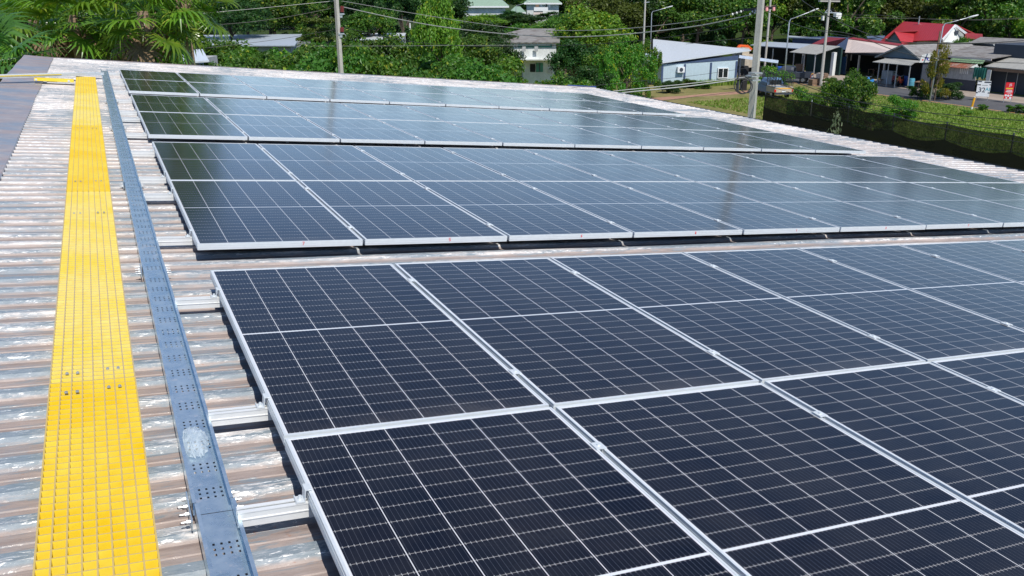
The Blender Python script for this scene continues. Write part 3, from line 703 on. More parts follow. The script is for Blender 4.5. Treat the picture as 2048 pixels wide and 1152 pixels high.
# ---- fan palms
def fan_mesh(seed, pet, L, droop, curl=.25):
    rd = random.Random(seed); b = MB(); pts = [Vector((pet*t, 0, -.10*pet*t*t)) for t in (0, .33, .66, 1)]
    b.tube(pts, [.022, .016, .013, .010], 5, 1); hub = pts[-1]; ns = 23
    for k in range(ns):
        a = R_(-132+264*k/(ns-1)+rd.uniform(-2, 2)); ll = L*(1-.22*abs(k-(ns-1)/2)/((ns-1)/2))*rd.uniform(.9, 1.06)
        d = Vector((math.cos(a), math.sin(a), .18)); s_ = Vector((-math.sin(a), math.cos(a), 0)); dr = droop*rd.uniform(.6, 1.5)
        prev = None
        for t, wd in ((.03, .012), (.3, .066), (.52, .074), (.75, .046), (1.0, .002)):
            z = -dr*max(0, t-.45)**1.6*ll*1.8; p = hub + d*(t*ll*(1-.15*dr*t)) + Vector((0, 0, z)) + Vector((-curl*.2*t*abs(math.sin(a)), 0, 0))
            tri = [p - s_*wd*ll*.62 , p + Vector((0, 0, .022*ll*(1-t))), p + s_*wd*ll*.62]; i0 = len(b.v); b.v += [tuple(q) for q in tri]
            if prev is not None: b.f += [(prev, i0, i0+1, prev+1), (prev+1, i0+1, i0+2, prev+2)]; b.m += [0, 0]
            prev = i0
    return b
FM = {}
def palm_tree(px, py, d, sc, nf, seed, label, mat_=None, lo=-55, hi=82, trunk=True):
    p = atD(px, py, d); root = empty('fan_palm', (p.x, p.y, GZ)); tag(root, label, 'palm tree', 'fan palms beyond the far roof edge')
    rd = random.Random(seed); hh = p.z-GZ; mat_ = mat_ or M['palm']
    t = MB(); pts = [(0.25*math.sin(i*.5)*.3, 0, hh*i/10) for i in range(11)]; t.tube(pts, [.17-.003*i+(.03 if i > 8 else 0) for i in range(11)], 9)
    for i in range(26):                                   # old leaf bases
        a = i*2.4; z = hh-.15-i*.035; t.beam((.13*math.cos(a), .13*math.sin(a), z-.12), (.30*math.cos(a), .30*math.sin(a), z+.12), .05, .02)
    t.build('trunk', M['palmbark'], root)
    for i in range(nf):
        f = i/(nf-1); el = hi+(lo-hi)*f**.8+rd.uniform(-8, 8); az = i*2.39996+rd.uniform(-.3, .3); v = rd.randrange(4); key = (v, mat_.name, f > .9)
        if key not in FM: FM[key] = fan_mesh(40+v, (.95, 1.1, 1.25, 1.05)[v], (1.05, 1.15, .95, 1.2)[v], .28+.14*v).build('frond', [M['palmd'] if f > .93 else mat_, mat_], root); o = FM[key]
        else: o = FM[key].copy(); COL.objects.link(o); o.parent = root
        o.location = (0, 0, hh-.1); o.rotation_euler = (Matrix.Rotation(az, 3, 'Z') @ Matrix.Rotation(-R_(el), 3, 'Y') @ Matrix.Rotation(rd.uniform(-.3, .3), 3, 'X')).to_euler(); s_ = sc*rd.uniform(.85, 1.1); o.scale = (s_, s_, s_)
palm_tree(290, 22, 26.5, 1.0, 30, 1, 'fan palm with brown shaggy trunk, middle of the palm clump')
palm_tree(150, 30, 29, 1.0, 28, 2, 'fan palm left of the brown-trunked palm')
palm_tree(365, -15, 29.5, 1.0, 28, 3, 'fan palm with yellowish drooping fans, right side of the clump', None, -78)
palm_tree(215, -130, 36, 1.25, 30, 4, 'tall fan palm whose crown rises out of frame in the clump')
palm_tree(-40, 120, 25.6, 1.25, 16, 5, 'pale glossy fan palm at the left edge beside the roof flashing', M['palmp'], -20, 70)
palm_tree(335, -260, 35, 1.3, 28, 6, 'tallest fan palm of the clump, its crown above the frame')
palm_tree(70, 40, 33, 1.0, 24, 7, 'fan palm deep behind the left end of the clump', None, -40, 75)
palm_tree(240, 95, 30, .9, 20, 8, 'low fan palm right behind the far roof edge', None, -20, 75)

# ================================================================ NET FENCE
fn = empty('net_fence', (38, 30, GZ)); tag(fn, 'black shade-net fence on metal posts between the yard and the road verge', 'fence')
fy = [45.1, 40.7, 37.6, 34.2, 30.7, 26.9, 23.2, 19.5]
fxx = lambda y: 37.9 + (y-26.6)*.038
ftop = [0.02, 0, .03, -.03, .02, 0, .02, 0]
def net(z_of, z2_of, mat_, nm, off):
    b = MB(); K = 10; nz = 6
    pts = []
    for i in range(len(fy)-1):
        for k in range(K): t = k/K; pts.append((fy[i]+(fy[i+1]-fy[i])*t, i+t))
    pts.append((fy[-1], len(fy)-1)); rd = random.Random(6)
    for (y, s_) in pts:
        t = s_-int(s_); sag = 4*t*(1-t)
        za, zb = z_of(s_, sag), z2_of(s_, sag)
        for q in range(nz): b.v.append((fxx(y)+off+.05*sag*math.sin(q*1.3+s_*2), y, zb+(za-zb)*q/(nz-1)))
    for i in range(len(pts)-1):
        for q in range(nz-1): a = i*nz+q; b.f.append((a, a+nz, a+nz+1, a+1)); b.m.append(0)
    return b.build(nm, mat_, fn, loc=(-38, -30, -GZ))
net(lambda s, g_: GZ+3.0+ftop[int(s) % 8]-.08*g_, lambda s, g_: GZ+.05, M['net'], 'shade_net', -.04)
net(lambda s, g_: GZ+2.2-.22*g_+.03*math.sin(s*5), lambda s, g_: GZ+.02, M['net2'], 'lower_net', -.07)
for i, y in enumerate(fy):
    b = MB(); b.tube([(fxx(y), y, GZ), (fxx(y), y, GZ+3.10)], .038, 6); b.build('fence_post', M['steel'] if i in (1,) else M['dkwall'], fn, loc=(-38, -30, -GZ))
b = MB()
for zz in (2.98, 2.25, 1.6):
    pts = []
    for i in range(len(fy)-1):
        for k in range(6): t = k/6; pts.append((fxx(fy[i]+(fy[i+1]-fy[i])*t)-.05, fy[i]+(fy[i+1]-fy[i])*t, GZ+zz-4*t*(1-t)*.12))
    b.tube(pts, .022 if zz > 2.9 else .014, 4)
b.build('support_wire', M['wire'], fn, loc=(-38, -30, -GZ))

# ================================================================ POLES, LAMPS, WIRES
def gpole(px, py, d, H, r0, r1, label, mat_=None, square=False, name='utility_pole', lean=(0, 0)):
    p = atD(px, py, d); root = empty(name, (p.x, p.y, GZ)); tag(root, label, name.replace('_', ' '))
    b = MB(); n_ = 4 if square else 10; N2 = 8
    b.tube([(lean[0]*i/N2, lean[1]*i/N2, H*i/N2) for i in range(N2+1)], [r0+(r1-r0)*i/N2 for i in range(N2+1)], n_); b.build('pole_shaft', mat_ or M['pole'], root)
    return root, Vector((p.x, p.y, GZ))
R1, B1 = gpole(1514, 100, 31, 12, .175, .115, 'thick weathered concrete utility pole rising past the roof edge', square=True); R1.rotation_euler = (0, 0, .5)
def cyl(b, a, c_, r_, n=8, mi=0): b.tube([a, c_], r_, n, mi)
def brk(root, base, mats, name, fn_):
    b = MB(); fn_(b); o = b.build(name, mats, root); o.matrix_parent_inverse = Matrix.Identity(4)
    o.matrix_local = root.matrix_basis.inverted() @ Matrix.Translation((0, 0, 0)); return o
def D1(px, py, d=31): return atD(px, py, d)
brk(R1, B1, M['wire'], 'cross_arm', lambda b: (b.beam(D1(1487, 20, 31.2), D1(1552, 15, 30.6), .07, .09), b.beam(D1(1524, 20, 31.25), D1(1552, 12, 31.1), .05, .06)))
for (px, py, mm) in ((1533.5, 19, 'insup'), (1547.5, 18.5, 'insup')):
    brk(R1, B1, M[mm], 'insulator', lambda b: (cyl(b, D1(px, py-3.5, 30.6), D1(px, py+3.5, 30.6), .05, 10), cyl(b, D1(px, py-1, 30.6), D1(px, py+1, 30.6), .028, 10)))
for (xa, ya, xb, yb) in ((1464, 29, 1489, 21), (1499, 29, 1527, 20), (1504, 24, 1522, 18)):
    def f(b):
        for k in range(6):
            t = k/6; cyl(b, D1(xa+(xb-xa)*t, ya+(yb-ya)*t, 30.9), D1(xa+(xb-xa)*(t+.09), ya+(yb-ya)*(t+.09), 30.9), .042, 8, k % 2)
    brk(R1, B1, [M['insuw'], M['black']], 'strain_insulator', f)
def f(b):
    for k, (cx, cy, rr, ln) in enumerate(((1487, 172, 15, .3), (1493, 173, 12, .2), (1485, 170, 17, .0))):
        pts = [D1(cx+rr*1.0*math.cos(a), cy+rr*1.05*math.sin(a)*(1 if k else .95), 30.3+ln) for a in [i*2*math.pi/18 for i in range(19)]]; b.tube(pts, .018, 5)
    b.tube([D1(1470, 160, 30.5), D1(1490, 156, 30.6), D1(1512, 150, 30.8)], .02, 5)
brk(R1, B1, M['wire'], 'cable_coil', f)
for k, (px, py) in enumerate(((1505, 152), (1507, 160), (1511, 146))): brk(R1, B1, M['steel'], 'pole_bracket', lambda b: b.cb(D1(px, py, 30.72), (.34, .34, .05)))
R2, B2 = gpole(679, 100, 44, 12.2, .155, .10, 'concrete utility pole with brown insulators behind the far roof edge', square=True); R2.rotation_euler = (0, 0, .4)
for (py, h) in ((19, 12), (60, 9)):
    def f(b):
        for q in range(6): a0 = py-h/2+h*q/6; cyl(b, D1(684, a0, 43.7), D1(684, a0+h/8, 43.7), .10, 10)
        cyl(b, D1(684, py-h/2, 43.7), D1(684, py+h/2, 43.7), .06, 8)
    brk(R2, B2, M['insu'], 'insulator', f)
    brk(R2, B2, M['steel'], 'bracket', lambda b: (b.cb(D1(682, py+h/2+3, 43.75), (.30, .2, .06)), b.cb(D1(681, py+h/2+7, 43.8), (.14, .2, .16))))
R3, B3 = gpole(1651, 80, 88, 10.0, .17, .11, 'concrete utility pole with crossarm between the sheds and red roof')
brk(R3, B3, M['pole'], 'cross_arm', lambda b: b.beam(atD(1637, 2, 88), atD(1680, 2.5, 88), .12, .14))
brk(R3, B3, M['steel'], 'equipment_bracket', lambda b: (b.beam(atD(1649, 25, 87.7), atD(1681, 26, 87.7), .10, .10), b.beam(atD(1650, 25, 87.7), atD(1657, 17, 87.8), .05, .05), b.beam(atD(1664, 25, 87.7), atD(1658, 17, 87.8), .05, .05)))
brk(R3, B3, M['insuw'], 'switch_fuse', lambda b: (b.cb(atD(1675, 30, 87.6), (.7, .4, .35)), b.cb(atD(1677, 34.5, 87.6), (.35, .3, .3)))); brk(R3, B3, M['insuw'], 'switch_fuse', lambda b: b.cb(atD(1646, 36, 87.6), (.22, .2, .45)))
R4, B4 = gpole(1536, 60, 108, 9.9, .15, .11, 'thin distant pole just right of the thick utility pole')
brk(R4, B4, M['wood'], 'cross_arm', lambda b: b.beam(atD(1524, 14, 108), atD(1552, 11, 108), .10, .12))
R5, B5 = gpole(1289, 40, 112, 11.5, .14, .09, 'thin pale pole left of the street lamp above the white roof'); brk(R5, B5, M['steel'], 'bracket', lambda b: b.beam(atD(1288, 5, 112), atD(1299, 4, 112), .08, .08))
R6, B6 = gpole(1870, 120, 79, 5.75, .10, .07, 'short bare wooden post in front of the grey roofs', M['wood'], name='wooden_post', lean=(.25, .1))
R7, B7 = gpole(1095, 10, 240, 14, .2, .16, 'slim white pole in front of the green-roofed house with balcony', M['white'])
R8, B8 = gpole(820, 54, 130, 4.6, .14, .10, 'short white post left of the bright tree', M['white'], name='white_post')
def lamp(px_b, d, bend, tip, label, r_=.055):
    p = atD(px_b, 150, d); z = GZ; pb = Vector((p.x, p.y, GZ)); root = empty('street_lamp', pb); tag(root, label, 'street lamp', 'street lamps along the road')
    q = atD(bend[0], bend[1], d); e = atD(tip[0], tip[1], d-1.0)
    # find ground point under column px_b at this depth
    t = None; y = 576
    for _ in range(8): P_ = atD(px_b, y, d); y += (P_.z-GZ)/d*FPX
    pb = P_; root.location = pb; b = MB(); dlt = (e-q)
    b.tube([Vector((0, 0, 0)), (q-pb)*.97, (q-pb)+dlt*.06+Vector((0, 0, .04)), (q-pb)+dlt*.2+Vector((0, 0, dlt.z*.02)), (e-pb)], [r_*1.3, r_, r_*.9, r_*.8, r_*.7], 8); b.build('lamp_post', M['steel'], root, smooth=True)
    b = MB(); dn = dlt.normalized(); s_ = dn.cross(Vector((0, 0, 1))).normalized(); u_ = s_.cross(dn)
    for i, (t, w_, h_) in enumerate(((-.15, .05, .04), (.05, .12, .07), (.35, .17, .08), (.62, .12, .06), (.74, .03, .02))):
        c_ = e-pb+dn*t; b.v += [tuple(c_+s_*w_*math.cos(a)+u_*h_*math.sin(a)) for a in [k*math.pi/4 for k in range(8)]]
        if i: 
            for k in range(8): b.f.append(((i-1)*8+k, (i-1)*8+(k+1) % 8, i*8+(k+1) % 8, i*8+k)); b.m.append(0)
    b.build('lamp_head', M['white'], root, smooth=True); return root
lamp(1566, 85, (1579, 40), (1622, 23), 'street lamp curving right, behind the parked pickup')
lamp(1300, 114, (1303.5, 24), (1335, 15), 'street lamp above the left end of the white roof')
lamp(1859, 76.4, (1887, 49), (1938, 35), 'leaning street lamp in front of the grey-roofed house, arm pointing right')
lamp(1031, 200, (1032, 12), (1055, 5), 'distant street lamp left of the green-roofed house', .08)
# the separate bright lamp head of the leaning one, seen at the end of its far arm
def wirec(px, label, r_=.012, mat_=None, nm='overhead_wire'):
    P_ = [atD(*q) for q in px]; pts = []
    for i in range(len(P_)-1):
        p0_, p1_, p2_, p3_ = P_[max(i-1, 0)], P_[i], P_[i+1], P_[min(i+2, len(P_)-1)]
        for k in range(8):
            t = k/8; pts.append(.5*((2*p1_)+(-p0_+p2_)*t+(2*p0_-5*p1_+4*p2_-p3_)*t*t+(-p0_+3*p1_-3*p2_+p3_)*t**3))
    pts.append(P_[-1]); b = MB(); b.tube(pts, r_, 5); tag(b.build(nm, mat_ or M['wire']), label, 'wire', 'overhead wires')
W_ = wirec
W_([(684,2,44),(860,32,42),(1040,57,39),(1200,60,36),(1360,46,33.5),(1466,28,31)], 'wire sagging from the top of the left pole to the upper insulators', .011, M['wirep'])
W_([(686,14,44),(860,50,42),(1050,71,39),(1200,72,36),(1380,54,33),(1500,30,31)], 'thick wire sagging between the two main poles, second from the top', .020, M['wirep'])
W_([(686,54,44),(800,80,42),(930,92,40),(1080,92,38),(1250,84,35),(1430,60,32),(1500,34,31)], 'lower wire sagging between the two main poles', .012)
W_([(628,92,46),(760,92,44),(900,91,42),(1100,90,40)], 'thin pale straight wire low behind the left pole', .008, M['wirep'])
W_([(-20,11,40),(60,20,41),(300,32,42),(480,20,43),(676,1,44)], 'wire running left from the top of the left pole over the palms', .011, M['wirep'])
W_([(-20,45,40),(200,60,41),(440,49,42),(560,36,43),(676,14,44)], 'wire running left from the upper insulator of the left pole', .012)
W_([(300,108,40),(430,94,41),(560,78,42),(676,58,44)], 'wire running left from the lower insulator of the left pole', .010)
W_([(1120,202,27),(1240,186,28),(1380,172,29.5),(1510,154,31)], 'lower thick pale cable reaching the thick pole above the lawn', .022, M['wirep'])
W_([(1120,196,27),(1240,181,28),(1380,167,29.5),(1508,152,31)], 'upper thick pale cable reaching the thick pole above the lawn', .016, M['wirep'])
W_([(1120,178,27),(1240,166,28),(1380,152,29.5),(1508,134,31)], 'thin dark wire crossing in front of the pale blue wall', .006)
W_([(1120,210,27),(1280,206,28),(1400,192,29.5),(1500,180,31)], 'thin dark wire low over the lawn', .006)
W_([(1372,88,60),(1450,80,62),(1520,74,64),(1600,65,66)], 'creeper-draped wire above the white roof', .015)
W_([(1528,140,31),(1600,168,29),(1700,200,27),(1830,222,25),(1950,234,23.5),(2070,243,22)], 'cable running right from the thick pole over the net fence', .011)
W_([(1524,150,31),(1600,182,28),(1720,214,26),(1860,240,24),(2070,268,22)], 'second cable running right from the thick pole over the net fence', .009)
W_([(1524,168,31),(1620,196,29),(1740,222,27),(1880,255,24),(2070,290,22)], 'lowest cable running right across the net fence', .008)
W_([(1530,160,31),(1640,192,29),(1800,214,27),(1960,248,24),(2070,262,22)], 'third cable running right from the thick pole over the net fence', .007)
W_([(1594,-6,50),(1640,24,52),(1720,62,54),(1790,82,56),(1870,86,57),(1960,86,58),(2070,80,60)], 'thick black cable sagging in front of the red roof', .028)
W_([(1620,60,50),(1700,68,52),(1800,104,54),(1880,118,55),(1980,124,56),(2070,127,57)], 'black cable sagging in front of the grey roofs', .020)
W_([(1530,20,31),(1600,52,40),(1680,70,50),(1760,80,54),(1900,88,57),(2070,84,60)], 'wire from the thick pole to the right past the lamp', .013)
W_([(1600,34,60),(1750,30,62),(1900,40,64),(2070,34,66)], 'thin black wire high over the red roof', .012)
W_([(1710,35,70),(1860,38,70),(1960,40,70),(2070,36,70)], 'thin black wire at the height of the lamp head', .012)

# ================================================================ HOUSES ACROSS THE ROAD
def bx(name, mat_, parent, a, b_): return MB().box(a, b_).build(name, mat_, parent, loc=-parent.location)
def poly(name, mat_, parent, pts, th=.08): return MB().slab(pts, th).build(name, mat_, parent, loc=-parent.location)
def prism(b, pts, dvec, mi=0):
    k = len(pts); pts = [Vector(p) for p in pts]; dv = Vector(dvec); b.add(pts+[p+dv for p in pts], [tuple(range(k))[::-1], tuple(range(k, 2*k))]+[(i, (i+1) % k, k+(i+1) % k, k+i) for i in range(k)], mi)
def seg(name, mat_, parent, pts, dvec):
    b = MB(); prism(b, pts, dvec); return b.build(name, mat_, parent, loc=-parent.location)
V = Vector
# pale blue building with the white monopitch roof
p = atH(1322, 172); q = atH(1472, 168)
bb = empty('office_building', p); tag(bb, 'low pale blue panel building with white monopitch roof beside the lawn', 'building')
dirv = (q-p).normalized(); back = V((-dirv.y, dirv.x, 0)); Lw = (q-p).length
hL = (atD(1322, 127, 89.8).z-GZ); hR = (atD(1472, 108, 91.4).z-GZ)
def wpl(px, py): r_ = ray(px, py); return CAM + r_*((p-CAM).dot(back)/r_.dot(back))
def W2(s, t, h): return p + dirv*s + back*t + V((0, 0, h))
hw = hL+(hR-hL)*.35
seg('wall', M['bluewall'], bb, [W2(0,0,0), W2(Lw,0,0), W2(Lw,0,hw+.12), W2(0,0,hL)], back*13)
seg('gable_fascia', M['navy'], bb, [W2(.05,-.04,hL-.05), W2(Lw,-.04,hw), W2(Lw,-.04,hR-.05)], back*.035)
for s in (.05, Lw*.30, Lw*.645, Lw-.12):
    seg('corner_post', M['navy'], bb, [W2(s-.1,-.05,0), W2(s+.1,-.05,0), W2(s+.1,-.05,hL+(hw-hL)*s/Lw-.12), W2(s-.1,-.05,hL+(hw-hL)*s/Lw-.14)], back*.045)
a0 = atD(1306, 127, 88.6); a1 = atD(1502, 99.5, 90.4); a2 = W2(Lw+.8, 9.0, hR+.15); a3 = W2(-4, 21, hL+.35)
sl = MB(); sl.slab([a0, a1, atD(1492, 97.5, 97.0), atD(1306, 78, 112)], .12); sl.build('roof', M['roofw'], bb, loc=-bb.location)
b = MB(); ac = wpl(1360, 139); b.cb((0,0,0), (.75, .32, .55)); o = b.build('air_conditioner', M['white'], bb, loc=ac-p-back*.2); o.rotation_euler = (0, 0, math.atan2(dirv.y, dirv.x))
b = MB(); b.tube([(0, -.172, 0), (0, -.165, 0)], .2, 16); b.tube([(0, -.175, 0), (0, -.17, 0)], .09, 10); o2 = b.build('fan_grille', M['dkwall'], o)
wc = wpl(1445, 146)-back*.01; wi = MB()
for (x0, x1, z0, z1) in ((-.58, .58, -.52, -.44), (-.58, .58, .44, .52), (-.58, -.50, -.44, .44), (.50, .58, -.44, .44), (-.04, .04, -.44, .44)): wi.box((x0, -.14, z0), (x1, 0, z1))
wo = wi.build('window', M['white'], bb, loc=wc-p); wo.rotation_euler = (0, 0, math.atan2(dirv.y, dirv.x))
MB().box((-.5, -.09, -.44), (.5, -.07, .44)).build('pane', M['glass'], wo)

# houses in road-aligned axes: fronts face the road (towards -X)
def Yf(px, py, X): return atX(px, py, X).y
def Zf(px, py, X): return atX(px, py, X).z
# -- H4: grey gabled house with awning
X4 = 73.0
yl, yr = Yf(1762, 113, X4), Yf(1845, 114, X4); yp = Yf(1810, 90, X4); zp = Zf(1810, 90, X4); ze = Zf(1800, 116, X4)
h4 = empty('grey_gabled_house', (X4, (yl+yr)/2, GZ)); tag(h4, 'old house with grey gabled fibre-cement roof and grey front awning', 'house')
xb = X4+12; yfar = Yf(1988, 107, X4+9)
seg('gable', M['bluegrey'], h4, [(X4, yl, ze), (X4, yp, zp-.1), (X4, yr, ze)], (.08, 0, 0))
poly('roof', M['roofgrey'], h4, [(X4-.35, yp, zp), (X4-.35, yl+.35, ze-.1), (xb, yl+.35, ze-.1), (xb, yp, zp)], .06)
poly('roof', M['roofgrey'], h4, [(X4-.35, yp-.01, zp), (X4-.35, yr-.35, ze-.1), (xb, yr-.35, ze-.1), (xb, yp-.01, zp)], .06)
b = MB(); b.beam((X4-.40, yp, zp), (X4-.40, yl+.4, ze-.1), .05, .14); b.beam((X4-.40, yp, zp), (X4-.40, yr-.4, ze-.1), .05, .14); b.build('barge_board', M['roofgreyx'], h4, loc=-h4.location)
aw0 = atX(1745, 122, X4-2.2); aw1 = atX(1822, 126, X4-2.2)
poly('awning', M['roofgreyx'], h4, [(X4-.05, aw0.y, ze-.05), (X4-.05, aw1.y-.3, ze-.05), (X4-1.7, aw1.y, aw0.z+.2), (X4-2.2, aw1.y, aw0.z-.08), (X4-2.2, aw0.y, aw0.z-.08), (X4-1.7, aw0.y, aw0.z+.2)][:3]+[(X4-2.2, aw1.y, aw0.z-.08), (X4-2.2, aw0.y, aw0.z-.08)], .05)
for t in (.15, .4, .62, .95):
    yy = aw0.y+(aw1.y-aw0.y)*t; seg('awning_post', M['steel'], h4, [(X4-2.0, yy-.04, GZ), (X4-2.0, yy+.04, GZ), (X4-2.0, yy+.04, aw0.z-.12), (X4-2.0, yy-.04, aw0.z-.12)], (.08, 0, 0))
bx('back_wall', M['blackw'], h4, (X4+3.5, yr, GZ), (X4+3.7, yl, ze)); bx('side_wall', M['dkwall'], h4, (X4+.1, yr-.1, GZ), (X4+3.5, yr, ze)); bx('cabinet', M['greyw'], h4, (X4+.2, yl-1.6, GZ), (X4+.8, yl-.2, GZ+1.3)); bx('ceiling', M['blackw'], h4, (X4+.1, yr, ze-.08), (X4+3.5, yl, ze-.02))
# -- second grey roof beyond, with green strip and rusty lean-to and sheet wall
X6 = 76.0
g6 = empty('tin_shack', (X6, 62, GZ)); tag(g6, 'patched shack with rusty lean-to roof, grey sheet walls and green tarp', 'house')
y1_, y2_ = Yf(1850, 105, X6), Yf(1990, 105, X6)
ztop = Zf(1900, 88, X6+6); zlow = Zf(1900, 112, X6)
poly('roof', M['roofgrey'], g6, [(X6-.2, y1_, zlow), (X6-.2, y2_, zlow+.1), (X6+6, y2_-.3, ztop), (X6+6, y1_, ztop)], .06)
poly('roof', M['roofgrey'], g6, [(X6+6.1, y1_, ztop+.25), (X6+6.1, y2_+2.5, ztop+.3), (X6+9, y2_+2.2, ztop+.75), (X6+9, y1_+1, ztop+.7)], .06)
bx('fascia_board', M['pink'], g6, (X6-.26, y2_+.05, zlow-.12), (X6-.21, y1_-1.8, zlow+.06))
ya, yb_ = Yf(1908, 117, X6), Yf(1975, 117, X6)
poly('green_sheet', corr('green_sheet', (.20, .32, .17), 1, .3, .6, .3, None, .6), g6, [(X6-.3, ya, zlow-.15), (X6-.3, yb_, zlow-.12), (X6-.7, yb_-.1, zlow-.42), (X6-.7, ya, zlow-.42)], .03)
XR = X6-1.6; ra, rb_ = Yf(1873, 134, XR), Yf(1935, 131, XR); zr = Zf(1900, 134, XR)
poly('rusty_roof', M['roofrust'], g6, [(XR, ra, zr), (XR, rb_, zr), (XR+1.7, rb_-.2, zr+.65), (XR+1.7, ra+.1, zr+.6)], .03)
xw = X6-.9; wa, wb = Yf(1874, 150, xw), Yf(1952, 150, xw); zw0 = Zf(1915, 163, xw); zw1 = zr+.05
bx('sheet_wall', M['greyw'], g6, (xw, wb, GZ+1.0), (xw+.05, wa, zw1)); bx('lower_wall', M['dkwall'], g6, (xw+.06, wb, GZ), (xw+.12, wa, GZ+1.05))
for k in range(9): 
    yy = Yf(1921+k*3.7, 140, xw-.04); bx('slat', M['white'] if k < 5 else M['greyw'], g6, (xw-.05, yy-.05, GZ+1.55), (xw-.02, yy+.05, zw1-.02*k))
# green tarp curtain
XT = X6-1.0; ta, tb = Yf(1947, 145, XT), Yf(1973, 145, XT); b = MB(); N_ = 24
for i in range(N_):
    y = ta+(tb-ta)*i/(N_-1)
    for j in range(5): b.v.append((XT+.09*math.sin(i*1.5)*(.3+j*.2), y, zr+.15-(zr+.15-GZ-1.1)*j/4*(1-.25*abs(math.sin(i*.35)))))
for i in range(N_-1):
    for j in range(4): a = i*5+j; b.f.append((a, a+1, a+6, a+5)); b.m.append(0)
b.build('tarp_curtain', M['tarp'], g6, loc=-g6.location)
bx('white_panel', M['wwall'], g6, (XT, Yf(1981, 150, XT), GZ+.9), (XT+.05, Yf(1973, 150, XT), zr))
# -- H5 dark modern house at right
X5 = 76.2
h5 = empty('dark_house', (X5, 54, GZ)); tag(h5, 'dark grey modern house with pale canopy at the right edge', 'house')
y5l = Yf(1960, 130, X5+.3); y5r = 40
zc = Zf(2000, 133, X5); 
bx('wall', M['dkwall'], h5, (X5+.5, y5r, GZ), (X5+9, Yf(1979, 150, X5+.5), zc+.1)); bx('upper_wall', M['dkwall'], h5, (X5+2.0, y5r, zc+.1), (X5+9, Yf(1986, 110, X5+2), Zf(2000, 88, X5+2)))
poly('canopy', M['roofgreyx'], h5, [(X5-1.0, y5l-1.5, zc), (X5-1.0, y5r, zc), (X5+2.2, y5r, zc+.75), (X5+2.2, y5l-1.5, zc+.75)], .08)
bx('canopy_fascia', M['wood'], h5, (X5-.9, y5r, zc-.35), (X5-.85, y5l-1.5, zc-.1))
for t in (0, 1, 2): bx('wall_seam', M['steel'], h5, (X5+.45, Yf(2012+t*22, 160, X5+.45)-.03, GZ), (X5+.49, Yf(2012+t*22, 160, X5+.45)+.03, zc-.3))
# -- H2 red roofed shelter with cream gable
X2 = 77.0
a_ = atX(1616, 94, X2); b_ = atX(1668, 97, X2); rL = atX(1652, 74, X2+4); rR = atX(1697, 76, X2); gR_ = atX(1812, 108, X2)
h2 = empty('red_roof_shelter', (X2, 80, GZ)); tag(h2, 'red-roofed shelter with long cream gable and dark open front', 'shelter')
poly('roof', M['roofred2'], h2, [a_+V((-.4,0,0)), b_+V((-.4,0,0)), rR+V((-.4,0,0)), rL], .08)
g_l = atX(1690, 106, X2); g_r = atX(1790, 106, X2); rr2 = atX(1812, 91, X2+.0)
t0 = atX(1690, 105, X2-.8); t1 = atX(1792, 104.5, X2-.8); t2 = atX(1812, 93, X2+1.6); t3 = atX(1697, 77.5, X2+1.6)
poly('cream_roof', corr('cream_roof_sheet', (.60, .50, .45), 1, .3, .6, .12, None, .3), h2, [t0, t1, t2, t3], .06)
poly('roof', M['roofred2'], h2, [t3+V((-.1,0,.03)), t2+V((-.1,0,.03)), t2+V((.7,0,.14)), t3+V((.7,0,.14))], .08)
zg = g_l.z
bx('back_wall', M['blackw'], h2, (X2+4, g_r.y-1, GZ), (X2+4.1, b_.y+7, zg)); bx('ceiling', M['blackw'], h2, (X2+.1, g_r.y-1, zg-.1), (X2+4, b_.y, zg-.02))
for px in (1716, 1768, 1690): yy = Yf(px, 130, X2-.1); bx('post', M['concrete'], h2, (X2-.1, yy-.08, GZ), (X2+.06, yy+.08, zg-.1))
for k in range(12):
    yy = Yf(1654+k*3.3, 122, X2-.6); bx('board', M['fb'], h2, (X2-.6, yy-.12, GZ+.1), (X2-.55, yy+.10, GZ+1.95+.04*(k % 3)))
bx('beam', M['wood'], h2, (X2-.3, Yf(1688, 104, X2), zg-.30), (X2-.2, Yf(1668, 104, X2), zg+.2))
# -- H3 big red house behind
X3 = 90.0
h3 = empty('red_roof_house', (X3, 76, GZ)); tag(h3, 'big house with bright red roof, blue dormer and white side gable', 'house')
rl, rr_ = atX(1807, 43, X3+4), atX(1912, 49, X3+2); el, er = atX(1758, 84, X3), atX(1882, 80, X3-1)
poly('roof', M['roofred'], h3, [rl, rr_, er, el], .1)
poly('roof', M['roofred'], h3, [rl+V((.02,0,0)), rr_+V((.02,0,0)), rr_+V((5, -1, -1.9)), rl+V((5, 2, -2.2))], .1)
gp = rr_+V((-.3, -.1, -.2)); gR2 = atX(1931, 68, X3+2.6)
seg('gable_wall', M['wwall'], h3, [er+V((.4,-.1,-.25)), gR2+V((0,.3,-.9)), gR2+V((0,.2,-.1)), gp], (.05, .3, 0))
b = MB(); b.beam(gp+V((-.15,-.2,.12)), er+V((0,-.2,.02)), .10, .25); b.beam(gp+V((-.15,-.2,.12)), gR2+V((-.1,-.2,.05)), .10, .25); b.build('barge_board', M['white'], h3, loc=-h3.location)
bx('gable_vent', M['dkwall'], h3, (gp.x-.3, gp.y-.5, gp.z-.9), (gp.x+.2, gp.y-.35, gp.z-.45))
poly('roof', M['roofred2'], h3, [gp+V((.8,-1,-.7)), atX(1965, 68, X3+4), atX(1966, 78, X3+2), atX(1928, 78, X3+1)], .08)
dp = atX(1792, 64, X3-2.2); dl, dr = atX(1773, 83, X3-2.2), atX(1806, 87, X3-2.2)
seg('dormer_gable', M['bluegrey'], h3, [dl, dr, dp], (.05, 0, 0))
